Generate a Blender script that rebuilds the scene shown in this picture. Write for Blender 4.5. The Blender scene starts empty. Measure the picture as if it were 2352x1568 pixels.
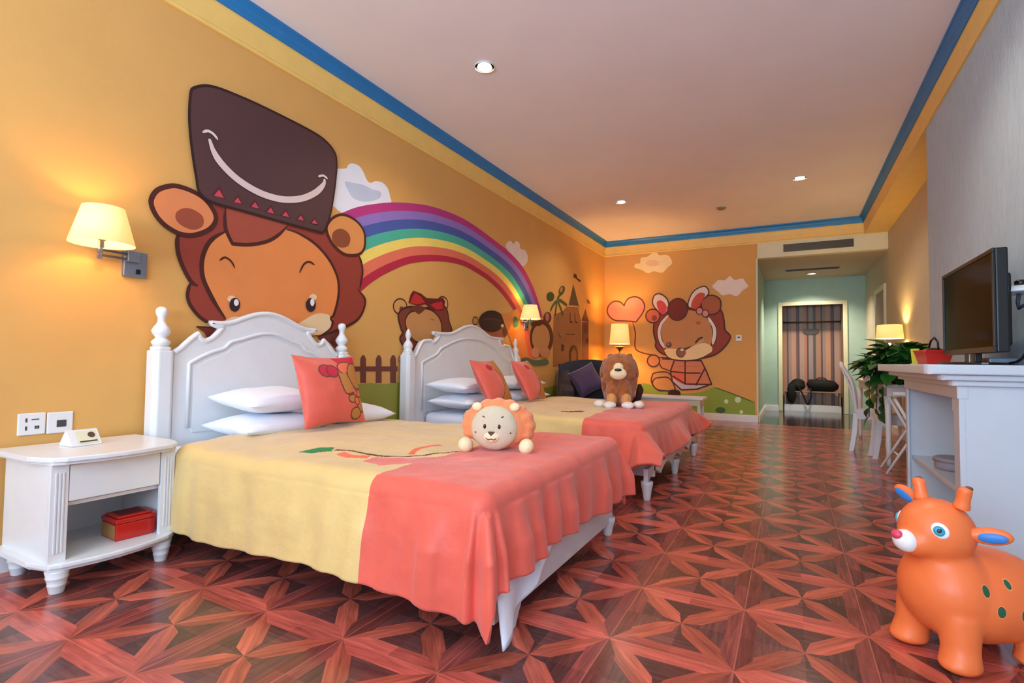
import bpy, bmesh, math, random
from mathutils import Vector, Matrix, noise
from mathutils.geometry import tessellate_polygon
random.seed(7)
PI = math.pi
sc = bpy.context.scene
C = sc.collection

# ------------------------------------------------------------------ materials
def lin(c):
    return tuple(((v/255)/12.92 if v/255 <= .04045 else ((v/255+.055)/1.055)**2.4) for v in c[:3]) + (1,)

def node_mat(name):
    m = bpy.data.materials.new(name); m.use_nodes = True
    nt = m.node_tree
    return m, nt, nt.nodes['Principled BSDF']

def mat(name, rgb, rough=.5, metal=0, var=.06, vscale=9, bump=0, bscale=60, spec=.5, sheen=0, coat=0, stretch=None):
    m, nt, b = node_mat(name)
    b.inputs['Roughness'].default_value = rough
    b.inputs['Metallic'].default_value = metal
    b.inputs['Specular IOR Level'].default_value = spec
    if sheen:
        b.inputs['Sheen Weight'].default_value = sheen
    if coat:
        b.inputs['Coat Weight'].default_value = coat; b.inputs['Coat Roughness'].default_value = .15
    tc = nt.nodes.new('ShaderNodeTexCoord')
    mp = nt.nodes.new('ShaderNodeMapping')
    nt.links.new(tc.outputs['Object'], mp.inputs['Vector'])
    if stretch: mp.inputs['Scale'].default_value = stretch
    n = nt.nodes.new('ShaderNodeTexNoise'); n.inputs['Scale'].default_value = vscale; n.inputs['Detail'].default_value = 4
    nt.links.new(mp.outputs['Vector'], n.inputs['Vector'])
    r = nt.nodes.new('ShaderNodeValToRGB')
    c = lin(rgb)
    r.color_ramp.elements[0].color = tuple(v*(1-var) for v in c[:3])+(1,)
    r.color_ramp.elements[1].color = tuple(min(1, v*(1+var)) for v in c[:3])+(1,)
    r.color_ramp.elements[0].position = .3; r.color_ramp.elements[1].position = .7
    nt.links.new(n.outputs['Fac'], r.inputs['Fac'])
    nt.links.new(r.outputs['Color'], b.inputs['Base Color'])
    if bump:
        n2 = nt.nodes.new('ShaderNodeTexNoise'); n2.inputs['Scale'].default_value = bscale; n2.inputs['Detail'].default_value = 3
        nt.links.new(mp.outputs['Vector'], n2.inputs['Vector'])
        bp = nt.nodes.new('ShaderNodeBump'); bp.inputs['Strength'].default_value = bump; bp.inputs['Distance'].default_value = .01
        nt.links.new(n2.outputs['Fac'], bp.inputs['Height']); nt.links.new(bp.outputs['Normal'], b.inputs['Normal'])
    return m

def glow_mat(name, rgb, strength, base=None):
    m, nt, b = node_mat(name)
    b.inputs['Base Color'].default_value = lin(base or rgb)
    b.inputs['Emission Color'].default_value = lin(rgb)
    b.inputs['Emission Strength'].default_value = strength
    b.inputs['Roughness'].default_value = .8
    return m

M = {}
M['wall'] = mat('orange_wall_paint', (222, 168, 92), .7, var=.025, vscale=3, bump=.06, bscale=220)
M['ceiling'] = mat('ceiling_paint', (246, 240, 238), .8, var=.02, vscale=2)
M['white'] = mat('white_lacquer', (230, 231, 232), .35, var=.02, coat=.2)
M['cabinet'] = mat('pale_cabinet_lacquer', (206, 213, 222), .35, var=.02, coat=.2)
M['cream'] = mat('cream_paint', (226, 222, 188), .6, var=.02)
M['trimyellow'] = mat('yellow_trim_paint', (246, 204, 112), .5, var=.03)
M['trimblue'] = mat('blue_cornice_paint', (32, 122, 184), .4, var=.05)
M['paper'] = mat('pale_blue_wallpaper', (182, 202, 216), .75, var=.06, vscale=30, bump=.25, bscale=120, stretch=(1, 1, .25))
M['recess'] = mat('beige_recess_paint', (196, 184, 160), .7, var=.03)
M['hallgreen'] = mat('hall_green_paint', (172, 200, 188), .7, var=.03)
M['hallceil'] = mat('hall_ceiling_paint', (196, 178, 156), .8, var=.03)
M['hallfloor'] = mat('dark_hall_tile', (58, 44, 46), .12, var=.15, vscale=4)
M['linen'] = mat('white_linen', (236, 240, 250), .8, var=.02, bump=.1, bscale=25, sheen=.2)
M['metal'] = mat('brushed_steel', (150, 160, 178), .32, .85, var=.05)
M['darkmetal'] = mat('dark_bronze', (92, 80, 66), .4, .7)
M['black'] = mat('black_plastic', (14, 13, 14), .3, var=.2)
M['blackfabric'] = mat('black_bag_fabric', (7, 6, 8), .8, var=.2, bump=.2)
M['screen'] = mat('tv_screen', (10, 7, 6), .09, var=.05, spec=.18)
M['screen'].node_tree.nodes['Principled BSDF'].inputs['IOR'].default_value = 1.16
M['switchwhite'] = mat('socket_plastic', (232, 230, 228), .35, var=.01)
M['slot'] = mat('socket_slot', (70, 66, 66), .5)
M['red'] = mat('red_lacquer', (196, 28, 18), .3, var=.08, coat=.3)
M['darkred'] = mat('dark_red_print', (108, 20, 22), .4)
M['gold'] = mat('tan_card', (176, 128, 74), .5)
M['yellowgreen'] = mat('lime_card', (206, 206, 70), .5)
M['leaf'] = mat('pothos_leaf', (40, 96, 36), .35, var=.45, vscale=14)
M['pot'] = mat('maroon_pot', (98, 16, 34), .35)
M['purple'] = mat('purple_velvet', (62, 34, 78), .6, var=.15, sheen=.5)
M['darkpurple'] = mat('dark_purple_velvet', (20, 6, 22), .6, var=.2, sheen=.1)
M['brownfur'] = mat('brown_plush_fur', (164, 92, 40), .95, var=.25, vscale=26, bump=1.0, bscale=90, sheen=.4)
M['tanfur'] = mat('tan_plush_fur', (214, 150, 84), .95, var=.12, vscale=30, bump=.7, bscale=90, sheen=.3)
M['darkfur'] = mat('dark_brown_plush', (58, 28, 18), .95, var=.2, bump=.6, bscale=90)
M['whitefur'] = mat('white_plush', (240, 232, 226), .95, var=.04, bump=.4, bscale=90, sheen=.3)
M['creamfur'] = mat('cream_plush', (244, 220, 176), .95, var=.05, bump=.3, bscale=120)
M['facefur'] = mat('pale_face_plush', (212, 194, 166), .95, var=.06, bump=.3, bscale=140)
M['orangefur'] = mat('orange_plush', (240, 138, 84), .9, var=.08, bump=.4, bscale=120, sheen=.4)
M['thread'] = mat('dark_thread', (84, 62, 50), .8)
M['deer_blue'] = mat('blue_rubber_paint', (52, 128, 206), .4)
M['deer_tip'] = mat('brown_rubber_tip', (112, 64, 44), .5)
M['teal'] = mat('teal_eye_paint', (52, 158, 186), .3)
M['eye_white'] = mat('white_paint', (242, 240, 238), .3)
M['pink'] = mat('pink_nose_paint', (222, 70, 100), .35)
M['grey'] = mat('grey_plastic', (150, 148, 156), .5)
M['doorwood'] = mat('door_leaf_paint', (150, 128, 106), .5)
M['coralcloth'] = mat('coral_satin', (226, 96, 78), .5, var=.07, vscale=7, bump=.8, bscale=9, spec=.35, sheen=.25)
M['goldcloth'] = mat('gold_satin', (224, 190, 122), .48, spec=.4, var=.06, vscale=5, bump=.8, bscale=9, sheen=.25)
M['coralpale'] = M['coralcloth']
M['embgreen'] = mat('green_embroidery', (40, 134, 78), .7)
M['embline'] = mat('brown_embroidery', (112, 62, 40), .7)
M['embred'] = mat('crimson_embroidery', (204, 34, 66), .7)
M['embtan'] = mat('tan_embroidery', (196, 132, 66), .7)
M['embcoral'] = mat('coral_embroidery', (238, 116, 84), .7)
M['shade'] = glow_mat('lit_lampshade', (255, 216, 118), .62, (250, 226, 160))
M['bulbglow'] = glow_mat('downlight_glow', (255, 236, 200), 14)

def rubber():
    """orange rubber with dark green spots, spots placed in object space"""
    m, nt, b = node_mat('orange_rubber')
    b.inputs['Roughness'].default_value = .42
    tc = nt.nodes.new('ShaderNodeTexCoord')
    prev = None
    n = nt.nodes.new('ShaderNodeTexNoise'); n.inputs['Scale'].default_value = 5
    r = nt.nodes.new('ShaderNodeValToRGB')
    r.color_ramp.elements[0].color = lin((240, 112, 56)); r.color_ramp.elements[1].color = lin((250, 132, 72))
    nt.links.new(tc.outputs['Object'], n.inputs['Vector']); nt.links.new(n.outputs['Fac'], r.inputs['Fac'])
    prev = r.outputs['Color']
    for p, rad in SPOTS:
        d = nt.nodes.new('ShaderNodeVectorMath'); d.operation = 'SUBTRACT'
        nt.links.new(tc.outputs['Object'], d.inputs[0]); d.inputs[1].default_value = p
        s = nt.nodes.new('ShaderNodeVectorMath'); s.operation = 'MULTIPLY'; s.inputs[1].default_value = (1.5, .6, 1)
        nt.links.new(d.outputs[0], s.inputs[0])
        l = nt.nodes.new('ShaderNodeVectorMath'); l.operation = 'LENGTH'; nt.links.new(s.outputs[0], l.inputs[0])
        for rr, colr in ((rad*1.12, (250, 160, 96)), (rad, (40, 92, 66))):
            lt = nt.nodes.new('ShaderNodeMath'); lt.operation = 'LESS_THAN'; lt.inputs[1].default_value = rr
            nt.links.new(l.outputs['Value'], lt.inputs[0])
            mx = nt.nodes.new('ShaderNodeMix'); mx.data_type = 'RGBA'
            nt.links.new(lt.outputs[0], mx.inputs['Factor']); nt.links.new(prev, mx.inputs['A']); mx.inputs['B'].default_value = lin(colr)
            prev = mx.outputs['Result']
    nt.links.new(prev, b.inputs['Base Color'])
    return m
SPOTS = [((.085, .13, .262), .017), ((.01, .15, .285), .02), ((.052, .15, .205), .017), ((-.02, .16, .195), .019), ((-.10, .15, .24), .02), ((-.15, .12, .28), .02), ((.05, -.16, .24), .026), ((-.06, -.16, .2), .028)]
M['rubber'] = rubber()

def parquet():
    m, nt, b = node_mat('star_parquet')
    N = nt.nodes; Lk = nt.links
    def val(x):
        if isinstance(x, (int, float)): 
            return x
        return x
    def mth(op, a, b_=None, c=None):
        n = N.new('ShaderNodeMath'); n.operation = op
        for i, v in enumerate((a, b_, c)):
            if v is None: continue
            if isinstance(v, (int, float)): n.inputs[i].default_value = v
            else: Lk.new(v, n.inputs[i])
        return n.outputs[0]
    def mixc(f, a, b_):
        n = N.new('ShaderNodeMix'); n.data_type = 'RGBA'
        if isinstance(f, (int, float)): n.inputs['Factor'].default_value = f
        else: Lk.new(f, n.inputs['Factor'])
        for k, v in (('A', a), ('B', b_)):
            if isinstance(v, tuple): n.inputs[k].default_value = v
            else: Lk.new(v, n.inputs[k])
        return n.outputs['Result']
    tc = N.new('ShaderNodeTexCoord'); sx = N.new('ShaderNodeSeparateXYZ'); Lk.new(tc.outputs['Object'], sx.inputs[0])
    X, Y = sx.outputs['X'], sx.outputs['Y']
    U = mth('DIVIDE', mth('ADD', X, .16+.395*20), .395); V = mth('DIVIDE', mth('ADD', Y, -1.765+.455*20), .455)
    u = mth('SUBTRACT', mth('FRACT', U), .5); v = mth('SUBTRACT', mth('FRACT', V), .5)
    a = mth('MULTIPLY', mth('ABSOLUTE', u), 2); bb = mth('MULTIPLY', mth('ABSOLUTE', v), 2)
    mxv = mth('MAXIMUM', a, bb); mnv = mth('MINIMUM', a, bb)
    e = mth('SUBTRACT', 1, mxv); e2 = mth('SUBTRACT', 1, mnv)
    # border plank tapering to the node
    border = mth('MULTIPLY', mth('LESS_THAN', e, .25), mth('LESS_THAN', e, mth('MULTIPLY', e2, .62)))
    dd = mth('ABSOLUTE', mth('SUBTRACT', a, bb))
    diag = mth('MULTIPLY', mth('LESS_THAN', dd, .26), mth('LESS_THAN', dd, mth('MULTIPLY', mxv, .75)))
    diag = mth('MULTIPLY', diag, mth('SUBTRACT', 1, border))
    xrow = mth('GREATER_THAN', bb, a)
    half = mth('GREATER_THAN', mth('MULTIPLY', u, v), 0)
    # plank id for random tone
    su = mth('GREATER_THAN', u, 0); sv = mth('GREATER_THAN', v, 0)
    cid = N.new('ShaderNodeCombineXYZ')
    Lk.new(mth('ADD', mth('FLOOR', U), mth('MULTIPLY', su, .31)), cid.inputs[0]); Lk.new(mth('ADD', mth('FLOOR', V), mth('MULTIPLY', sv, .37)), cid.inputs[1])
    Lk.new(mth('ADD', mth('ADD', border, mth('MULTIPLY', diag, 2)), mth('MULTIPLY', xrow, 4)), cid.inputs[2])
    wn = N.new('ShaderNodeTexWhiteNoise'); Lk.new(cid.outputs[0], wn.inputs['Vector'])
    # grain, stretched along the plank
    def grain(scale, rot=0):
        rv = N.new('ShaderNodeMapping'); rv.inputs['Rotation'].default_value = (0, 0, rot)
        Lk.new(tc.outputs['Object'], rv.inputs['Vector'])
        mp = N.new('ShaderNodeMapping'); mp.inputs['Scale'].default_value = scale
        Lk.new(rv.outputs[0], mp.inputs['Vector'])
        n = N.new('ShaderNodeTexNoise'); n.inputs['Scale'].default_value = 1; n.inputs['Detail'].default_value = 5; n.inputs['Distortion'].default_value = .6
        Lk.new(mp.outputs[0], n.inputs['Vector']); return n.outputs['Fac']
    gx = grain((6, 70, 1)); gy = grain((70, 6, 1)); gd = grain((40, 40, 1))
    gp = grain((6, 70, 1), -.856); gm = grain((6, 70, 1), .856)
    g = mixc(diag, mixc(xrow, gy, gx), mixc(half, gm, gp))
    tri = mixc(half, lin((92, 54, 53)), lin((110, 63, 60)))
    bord = mixc(xrow, lin((128, 62, 58)), lin((186, 88, 76)))
    base = mixc(border, mixc(diag, tri, lin((180, 88, 70))), bord)
    tone = mth('ADD', mth('MULTIPLY', wn.outputs['Value'], .62), .66)
    gr = mth('ADD', mth('MULTIPLY', mth('SUBTRACT', g, .5), 1.7), 1)
    f = mth('MULTIPLY', tone, gr)
    h = N.new('ShaderNodeMix'); h.data_type = 'RGBA'; h.blend_type = 'MULTIPLY'; h.inputs['Factor'].default_value = 1
    Lk.new(base, h.inputs['A']); Lk.new(f, h.inputs['B'])
    # bevel reflection painted as a pale line on tile edges; dark seams along diagonals
    ln = mth('LESS_THAN', e, .011)
    dl = mth('MULTIPLY', mth('LESS_THAN', mth('ABSOLUTE', mth('SUBTRACT', dd, .26)), .012), mth('SUBTRACT', 1, border))
    out = mixc(mth('MULTIPLY', ln, .45), h.outputs['Result'], lin((214, 122, 100)))
    out = mixc(mth('MULTIPLY', dl, .4), out, lin((70, 30, 28)))
    Lk.new(out, b.inputs['Base Color'])
    b.inputs['Roughness'].default_value = .2
    b.inputs['Specular IOR Level'].default_value = .55
    bp = N.new('ShaderNodeBump'); bp.inputs['Strength'].default_value = .12; bp.inputs['Distance'].default_value = .004
    Lk.new(mth('ADD', gd, mth('MULTIPLY', ln, -1)), bp.inputs['Height']); Lk.new(bp.outputs[0], b.inputs['Normal'])
    return m
M['floor'] = parquet()

def stripes():
    m, nt, b = node_mat('striped_wardrobe_panel')
    tc = nt.nodes.new('ShaderNodeTexCoord'); sx = nt.nodes.new('ShaderNodeSeparateXYZ'); nt.links.new(tc.outputs['Object'], sx.inputs[0])
    d = nt.nodes.new('ShaderNodeMath'); d.operation = 'MULTIPLY_ADD'; d.inputs[1].default_value = 1.6; d.inputs[2].default_value = .3
    nt.links.new(sx.outputs['X'], d.inputs[0])
    fr = nt.nodes.new('ShaderNodeMath'); fr.operation = 'FRACT'; nt.links.new(d.outputs[0], fr.inputs[0])
    r = nt.nodes.new('ShaderNodeValToRGB'); r.color_ramp.interpolation = 'CONSTANT'
    cols = [(0, (96, 78, 72)), (.08, (176, 134, 106)), (.22, (104, 66, 56)), (.27, (160, 138, 126)), (.36, (200, 148, 116)), (.5, (112, 82, 74)), (.57, (84, 56, 54)), (.6, (182, 150, 132)), (.74, (190, 124, 98)), (.82, (98, 62, 54)), (.87, (160, 144, 136))]
    while len(r.color_ramp.elements) < len(cols): r.color_ramp.elements.new(.5)
    for e, (p, c) in zip(r.color_ramp.elements, cols): e.position = p; e.color = lin(c)
    nt.links.new(fr.outputs[0], r.inputs['Fac']); nt.links.new(r.outputs['Color'], b.inputs['Base Color'])
    b.inputs['Roughness'].default_value = .4
    return m
M['stripes'] = stripes()

# ------------------------------------------------------------------ mesh helpers
class B:
    def __init__(s): s.v = []; s.f = []; s.m = []
    def add(s, v, f, mi=0):
        o = len(s.v); s.v += [tuple(p) for p in v]; s.f += [tuple(i+o for i in q) for q in f]; s.m += [mi]*len(f); return s
    def box(s, x0, x1, y0, y1, z0, z1, mi=0):
        v = [(x, y, z) for x in (x0, x1) for y in (y0, y1) for z in (z0, z1)]
        return s.add(v, [(0, 1, 3, 2), (4, 6, 7, 5), (0, 4, 5, 1), (2, 3, 7, 6), (0, 2, 6, 4), (1, 5, 7, 3)], mi)
    def lathe(s, prof, n=24, c=(0, 0, 0), mi=0, cap=True, axis='z'):
        v = []; f = []
        for r, z in prof:
            for i in range(n):
                t = 2*PI*i/n
                p = (r*math.cos(t), r*math.sin(t), z)
                if axis == 'x': p = (p[2], p[0], p[1])
                if axis == 'y': p = (p[1], p[2], p[0])
                v.append((c[0]+p[0], c[1]+p[1], c[2]+p[2]))
        for k in range(len(prof)-1):
            for i in range(n):
                j = (i+1) % n
                f.append((k*n+i, k*n+j, (k+1)*n+j, (k+1)*n+i))
        if cap:
            f.append(tuple(range(n-1, -1, -1))); f.append(tuple((len(prof)-1)*n+i for i in range(n)))
        return s.add(v, f, mi)
    def prism(s, pts, a0, a1, axis='x', mi=0):
        """polygon pts (2d) extruded along axis; for x pts=(y,z), y pts=(x,z), z pts=(x,y)"""
        n = len(pts)
        def P(p, a): return {'x': (a, p[0], p[1]), 'y': (p[0], a, p[1]), 'z': (p[0], p[1], a)}[axis]
        v = [P(p, a0) for p in pts]+[P(p, a1) for p in pts]
        tri = tessellate_polygon([[Vector((p[0], p[1], 0)) for p in pts]])
        f = [tuple(t) for t in tri]+[tuple(n+i for i in reversed(t)) for t in tri]
        f += [(i, (i+1) % n, n+(i+1) % n, n+i) for i in range(n)]
        return s.add(v, f, mi)
    def tube(s, pts, r, n=10, mi=0, closed=False):
        P = [Vector(p) for p in pts]; R = r if isinstance(r, (list, tuple)) else [r]*len(P)
        v = []; f = []; up = None
        for k, p in enumerate(P):
            if closed: d = P[(k+1) % len(P)]-P[k-1]
            else: d = (P[min(k+1, len(P)-1)]-P[max(k-1, 0)])
            d.normalize()
            if up is None:
                up = Vector((0, 0, 1)) if abs(d.z) < .9 else Vector((1, 0, 0))
            a = up-d*up.dot(d)
            if a.length < 1e-4: a = Vector((1, 0, 0))-d*d.x
            a.normalize(); up = a; b_ = d.cross(a)
            for i in range(n):
                t = 2*PI*i/n; v.append(p+(a*math.cos(t)+b_*math.sin(t))*R[k])
        K = len(P) if closed else len(P)-1
        for k in range(K):
            for i in range(n):
                j = (i+1) % n; k2 = (k+1) % len(P)
                f.append((k*n+i, k*n+j, k2*n+j, k2*n+i))
        if not closed:
            f.append(tuple(range(n-1, -1, -1))); f.append(tuple((len(P)-1)*n+i for i in range(n)))
        return s.add(v, f, mi)
    def ell(s, c, r, n=24, m=14, mi=0, rot=None):
        v = []; f = []
        for k in range(1, m):
            a = PI*k/m
            for i in range(n):
                t = 2*PI*i/n
                p = Vector((r[0]*math.sin(a)*math.cos(t), r[1]*math.sin(a)*math.sin(t), r[2]*math.cos(a)))
                if rot: p = rot @ p
                v.append(p+Vector(c))
        for z in (1, -1):
            p = Vector((0, 0, r[2]*z)); p = rot @ p if rot else p
            v.append(p+Vector(c))
        for k in range(m-2):
            for i in range(n):
                j = (i+1) % n; f.append((k*n+i, (k+1)*n+i, (k+1)*n+j, k*n+j))
        T = (m-1)*n
        for i in range(n):
            j = (i+1) % n; f.append((T, i, j)); f.append((T+1, (m-2)*n+j, (m-2)*n+i))
        return s.add(v, f, mi)

def obj(name, b, mats, parent=None, smooth=False, bevel=0, remesh=0, smoothmod=0, subd=0, auto=None, seg=2, label=None, solid=0):
    me = bpy.data.meshes.new(name); me.from_pydata(b.v, [], b.f)
    if not isinstance(mats, (list, tuple)): mats = [mats]
    for m in mats: me.materials.append(M[m] if isinstance(m, str) else m)
    me.polygons.foreach_set('material_index', b.m)
    bm = bmesh.new(); bm.from_mesh(me); bmesh.ops.recalc_face_normals(bm, faces=bm.faces); bm.to_mesh(me); bm.free()
    if smooth: me.polygons.foreach_set('use_smooth', [True]*len(me.polygons))
    me.update()
    o = bpy.data.objects.new(name, me); C.objects.link(o)
    if parent: o.parent = parent
    if label: o['label'] = label
    if solid:
        md = o.modifiers.new('solid', 'SOLIDIFY'); md.thickness = solid; md.offset = -1
    if bevel:
        md = o.modifiers.new('bevel', 'BEVEL'); md.width = bevel; md.segments = seg; md.limit_method = 'ANGLE'; md.angle_limit = .6
    if remesh:
        md = o.modifiers.new('remesh', 'REMESH'); md.mode = 'VOXEL'; md.voxel_size = remesh; md.use_smooth_shade = True
    if smoothmod:
        md = o.modifiers.new('smooth', 'SMOOTH'); md.factor = .5; md.iterations = smoothmod
    if subd:
        md = o.modifiers.new('sub', 'SUBSURF'); md.levels = subd; md.render_levels = subd
    if auto:
        try:
            me.set_sharp_from_angle(angle=auto)
        except Exception: pass
    return o

def thing(name, label, cat, loc=(0, 0, 0), rotz=0, group=None):
    o = bpy.data.objects.new(name, None); C.objects.link(o)
    o.empty_display_size = .1
    o.location = loc; o.rotation_euler = (0, 0, rotz)
    o['label'] = label; o['category'] = cat
    if group: o['group'] = group
    return o
def tag(o, label, cat, group=None):
    o['label'] = label; o['category'] = cat
    if group: o['group'] = group
    return o
def struct(name, b, m, parent=None, **k):
    o = obj(name, b, m, parent, **k)
    if not parent: o['kind'] = 'structure'
    return o
def dup(root, loc, rotz, label=None, group=None):
    r = root.copy(); C.objects.link(r); r.location = loc; r.rotation_euler = (0, 0, rotz)
    if label: r['label'] = label
    if group: r['group'] = group
    for ch in list(root.children):
        c = ch.copy(); C.objects.link(c); c.parent = r
        for g in list(ch.children):
            d = g.copy(); C.objects.link(d); d.parent = c
    return r
def light(kind, name, loc, energy, color, size=.05, parent=None, rot=(0, 0, 0), **k):
    l = bpy.data.lights.new(name, kind); l.energy = energy; l.color = color
    if kind == 'AREA':
        l.shape = 'RECTANGLE'; l.size = size[0]; l.size_y = size[1]
    else: l.shadow_soft_size = size
    for a, v in k.items(): setattr(l, a, v)
    o = bpy.data.objects.new(name, l); C.objects.link(o); o.location = loc; o.rotation_euler = rot
    if parent: o.parent = parent
    return o

def spline(pts, n=6, closed=False):
    """Catmull-Rom through points; a repeated point is a sharp corner"""
    P = [Vector((p[0], p[1])) if len(p) == 2 else Vector(p) for p in pts]
    def seg_run(R, cl):
        out = []
        L = len(R)
        if L < 3 and not cl: return R[:]
        K = L if cl else L-1
        for i in range(K):
            p1 = R[i]; p2 = R[(i+1) % L]
            p0 = R[(i-1) % L] if (cl or i > 0) else p1
            p3 = R[(i+2) % L] if (cl or i+2 < L) else p2
            for k in range(n):
                t = k/n
                out.append(.5*((2*p1)+(p2-p0)*t+(2*p0-5*p1+4*p2-p3)*t*t+(-p0+3*p1-3*p2+p3)*t**3))
        if not cl: out.append(R[-1])
        return out
    cor = [i for i in range(len(P)) if (P[i]-P[i-1]).length < 1e-6 and (closed or i > 0)]
    if not cor: return seg_run(P, closed)
    if closed:
        k = cor[0]; P = P[k:]+P[:k]
        P.append(P[0].copy())
        # first point is the second copy of a corner; last copy duplicates the first
        runs = [[P[0]]]
        for p in P[1:]:
            if (p-runs[-1][-1]).length < 1e-6:
                if len(runs[-1]) > 1: runs.append([p])
            else: runs[-1].append(p)
    else:
        runs = [[P[0]]]
        for p in P[1:]:
            if (p-runs[-1][-1]).length < 1e-6: runs.append([p])
            else: runs[-1].append(p)
    out = []
    for r in runs:
        if len(r) < 2: continue
        q = seg_run(r, False); out += q[:-1]
    if not closed: out.append(runs[-1][-1])
    return out
DAY = 400
EXPO = 0.08
# ------------------------------------------------------------------ room shell
XL, XR, XQ, YB, YN, YE, ZC = -3.05, 1.02, 1.30, 9.31, -3.2, 5.36, 3.20
XH, YH, ZH, ZT = -.455, 11.9, 2.68, 2.93
struct('floor', B().box(XL-.1, XQ+.1, YN-.1, 9.12, -.1, 0).box(XL-.1, XH, 9.12, YB+.1, -.1, 0), 'floor')
struct('floor_hall', B().box(XH, XQ+.1, 9.12, 12.7, -.1, 0), 'hallfloor')
struct('ceiling', B().box(XL-.1, XQ+.1, YN-.1, YB+.1, ZC, ZC+.1), 'ceiling')
wall_left = struct('wall_left', B().box(XL-.1, XL, YN-.1, YB+.1, 0, ZC), 'wall')
wall_back = struct('wall_back', B().box(XL, XH, YB, YB+.12, 0, ZC).box(XH, XQ+.1, YB, YB+.12, ZT, ZC), 'wall')
struct('wall_right', B().box(XR, XQ+.1, YN, YE, 0, ZC), 'paper')
struct('wall_recess', B().box(XQ, XQ+.1, YE, YB, 0, ZC), 'recess')
struct('trim_beam', B().box(XR, XQ, YE, YB, ZT, ZC), 'trimyellow')
# near wall behind the camera with its wide window opening
struct('wall_near', B().box(XL, XQ, YN-.1, YN, 0, .45).box(XL, XQ, YN-.1, YN, 2.85, ZC).box(XL, -2.7, YN-.1, YN, .45, 2.85).box(.75, XQ, YN-.1, YN, .45, 2.85), 'cream')
win = struct('window_1', B().box(-2.7, .75, YN-.06, YN-.02, .45, .5).box(-2.7, .75, YN-.06, YN-.02, 2.8, 2.85).box(-2.7, -2.65, YN-.06, YN-.02, .5, 2.8).box(.7, .75, YN-.06, YN-.02, .5, 2.8).box(-1.0, -.95, YN-.06, YN-.02, .5, 2.8), 'white')
# hall
struct('wall_hall_left', B().box(XH-.1, XH, YB+.12, YH, 0, ZH), 'hallgreen')
struct('wall_hall_right', B().box(XQ, XQ+.1, YB, YH+.1, 0, ZH), 'recess')
struct('ceiling_hall', B().box(XH-.1, XQ+.1, YB+.12, YH+.1, ZH, ZH+.1), 'hallceil')
bulk = struct('wall_bulkhead', B().box(XH, XQ, YB-.012, YB+.12, ZH, ZT), 'cream')
DX0, DX1, DZ = -.125, .925, 2.14
struct('wall_hall_back', B().box(XH-.1, DX0, YH, YH+.1, 0, ZH).box(DX1, XQ+.1, YH, YH+.1, 0, ZH).box(DX0, DX1, YH, YH+.1, DZ, ZH), 'hallgreen')
w = .075
fr = struct('trim_doorway', B().box(DX0-w, DX0, YH-.025, YH+.1, 0, DZ+w).box(DX1, DX1+w, YH-.025, YH+.1, 0, DZ+w).box(DX0, DX1, YH-.025, YH+.1, DZ, DZ+w), 'cream', bevel=.008)
# closet behind the doorway
struct('wall_closet', B().box(DX0-.1, DX0, YH+.1, 12.6, 0, DZ+.2).box(DX1, DX1+.1, YH+.1, 12.6, 0, DZ+.2).box(DX0, DX1, YH+.1, 12.6, DZ+.1, DZ+.2), 'doorwood')
struct('wall_closet_back', B().box(DX0-.1, DX1+.1, 12.5, 12.6, 0, DZ+.2), 'stripes')
# baseboards
def bboard(name, x0, x1, y0, y1, ax, m='white'):
    b = B().box(x0, x1, y0, y1, 0, .10)
    if ax == 'x+': b.box(x0, x1-.006, y0, y1, .10, .115)
    elif ax == 'y-': b.box(x0, x1, y0+.006, y1, .10, .115)
    else: b.box(x0+.006, x1, y0, y1, .10, .115)
    return struct(name, b, m)
bboard('baseboard_left', XL, XL+.018, YN, YB, 'x+')
bboard('baseboard_back', XL+.018, XH, YB-.018, YB, 'y-')
bboard('baseboard_right', XR-.018, XR, YN, YE, 'x-')
bboard('baseboard_recess', XQ-.018, XQ, YE, YH, 'x-')
bboard('baseboard_hall', XH, DX0-w, YH-.018, YH, 'y-')
bboard('baseboard_hall_left', XH, XH+.018, YB+.12, YH-.018, 'x+')
struct('trim_corner', B().box(XH-.02, XH+.006, YB-.008, YB+.03, .115, ZH), 'cream')
# cornices: profile (distance from wall, z)
PY = [(0, 2.925), (.014, 2.925), (.016, 2.945), (.010, 2.955), (.014, 3.03), (.022, 3.085), (.022, 3.10), (0, 3.10)]
PBl = [(0, 3.10), (.030, 3.10), (.034, 3.125), (.040, 3.135), (.046, 3.16), (.056, 3.172), (.064, 3.180), (.074, 3.184), (.076, 3.2), (0, 3.2)]
def cornice(name, fn, a0, a1, axis):
    y = struct(name, B().prism([fn(p) for p in PY], a0, a1, axis), 'trimyellow')
    obj('cornice', B().prism([fn(p) for p in PBl], a0, a1, axis), 'trimblue', y, label='blue cornice moulding')
cornice('trim_left', lambda p: (XL+p[0], p[1]), YN, YB, 'y')
cornice('trim_back', lambda p: (YB-p[0], p[1]), XL, XR, 'x')
cornice('trim_right', lambda p: (XR-p[0], p[1]), YN, YB, 'y')

# hall side door on the right
d = struct('door_1', B().box(XQ-.012, XQ, 9.62, 10.5, 0, 2.12), 'doorwood')
obj('door_frame', B().box(XQ-.03, XQ, 9.53, 9.62, 0, 2.2).box(XQ-.03, XQ, 10.5, 10.59, 0, 2.2).box(XQ-.03, XQ, 9.62, 10.5, 2.12, 2.2), 'cream', d, bevel=.005, label='cream door frame')
obj('door_handle', B().tube([(XQ-.012, 9.7, 1.02), (XQ-.06, 9.7, 1.02), (XQ-.06, 9.8, 1.02)], .009), 'metal', d, True)

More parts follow.
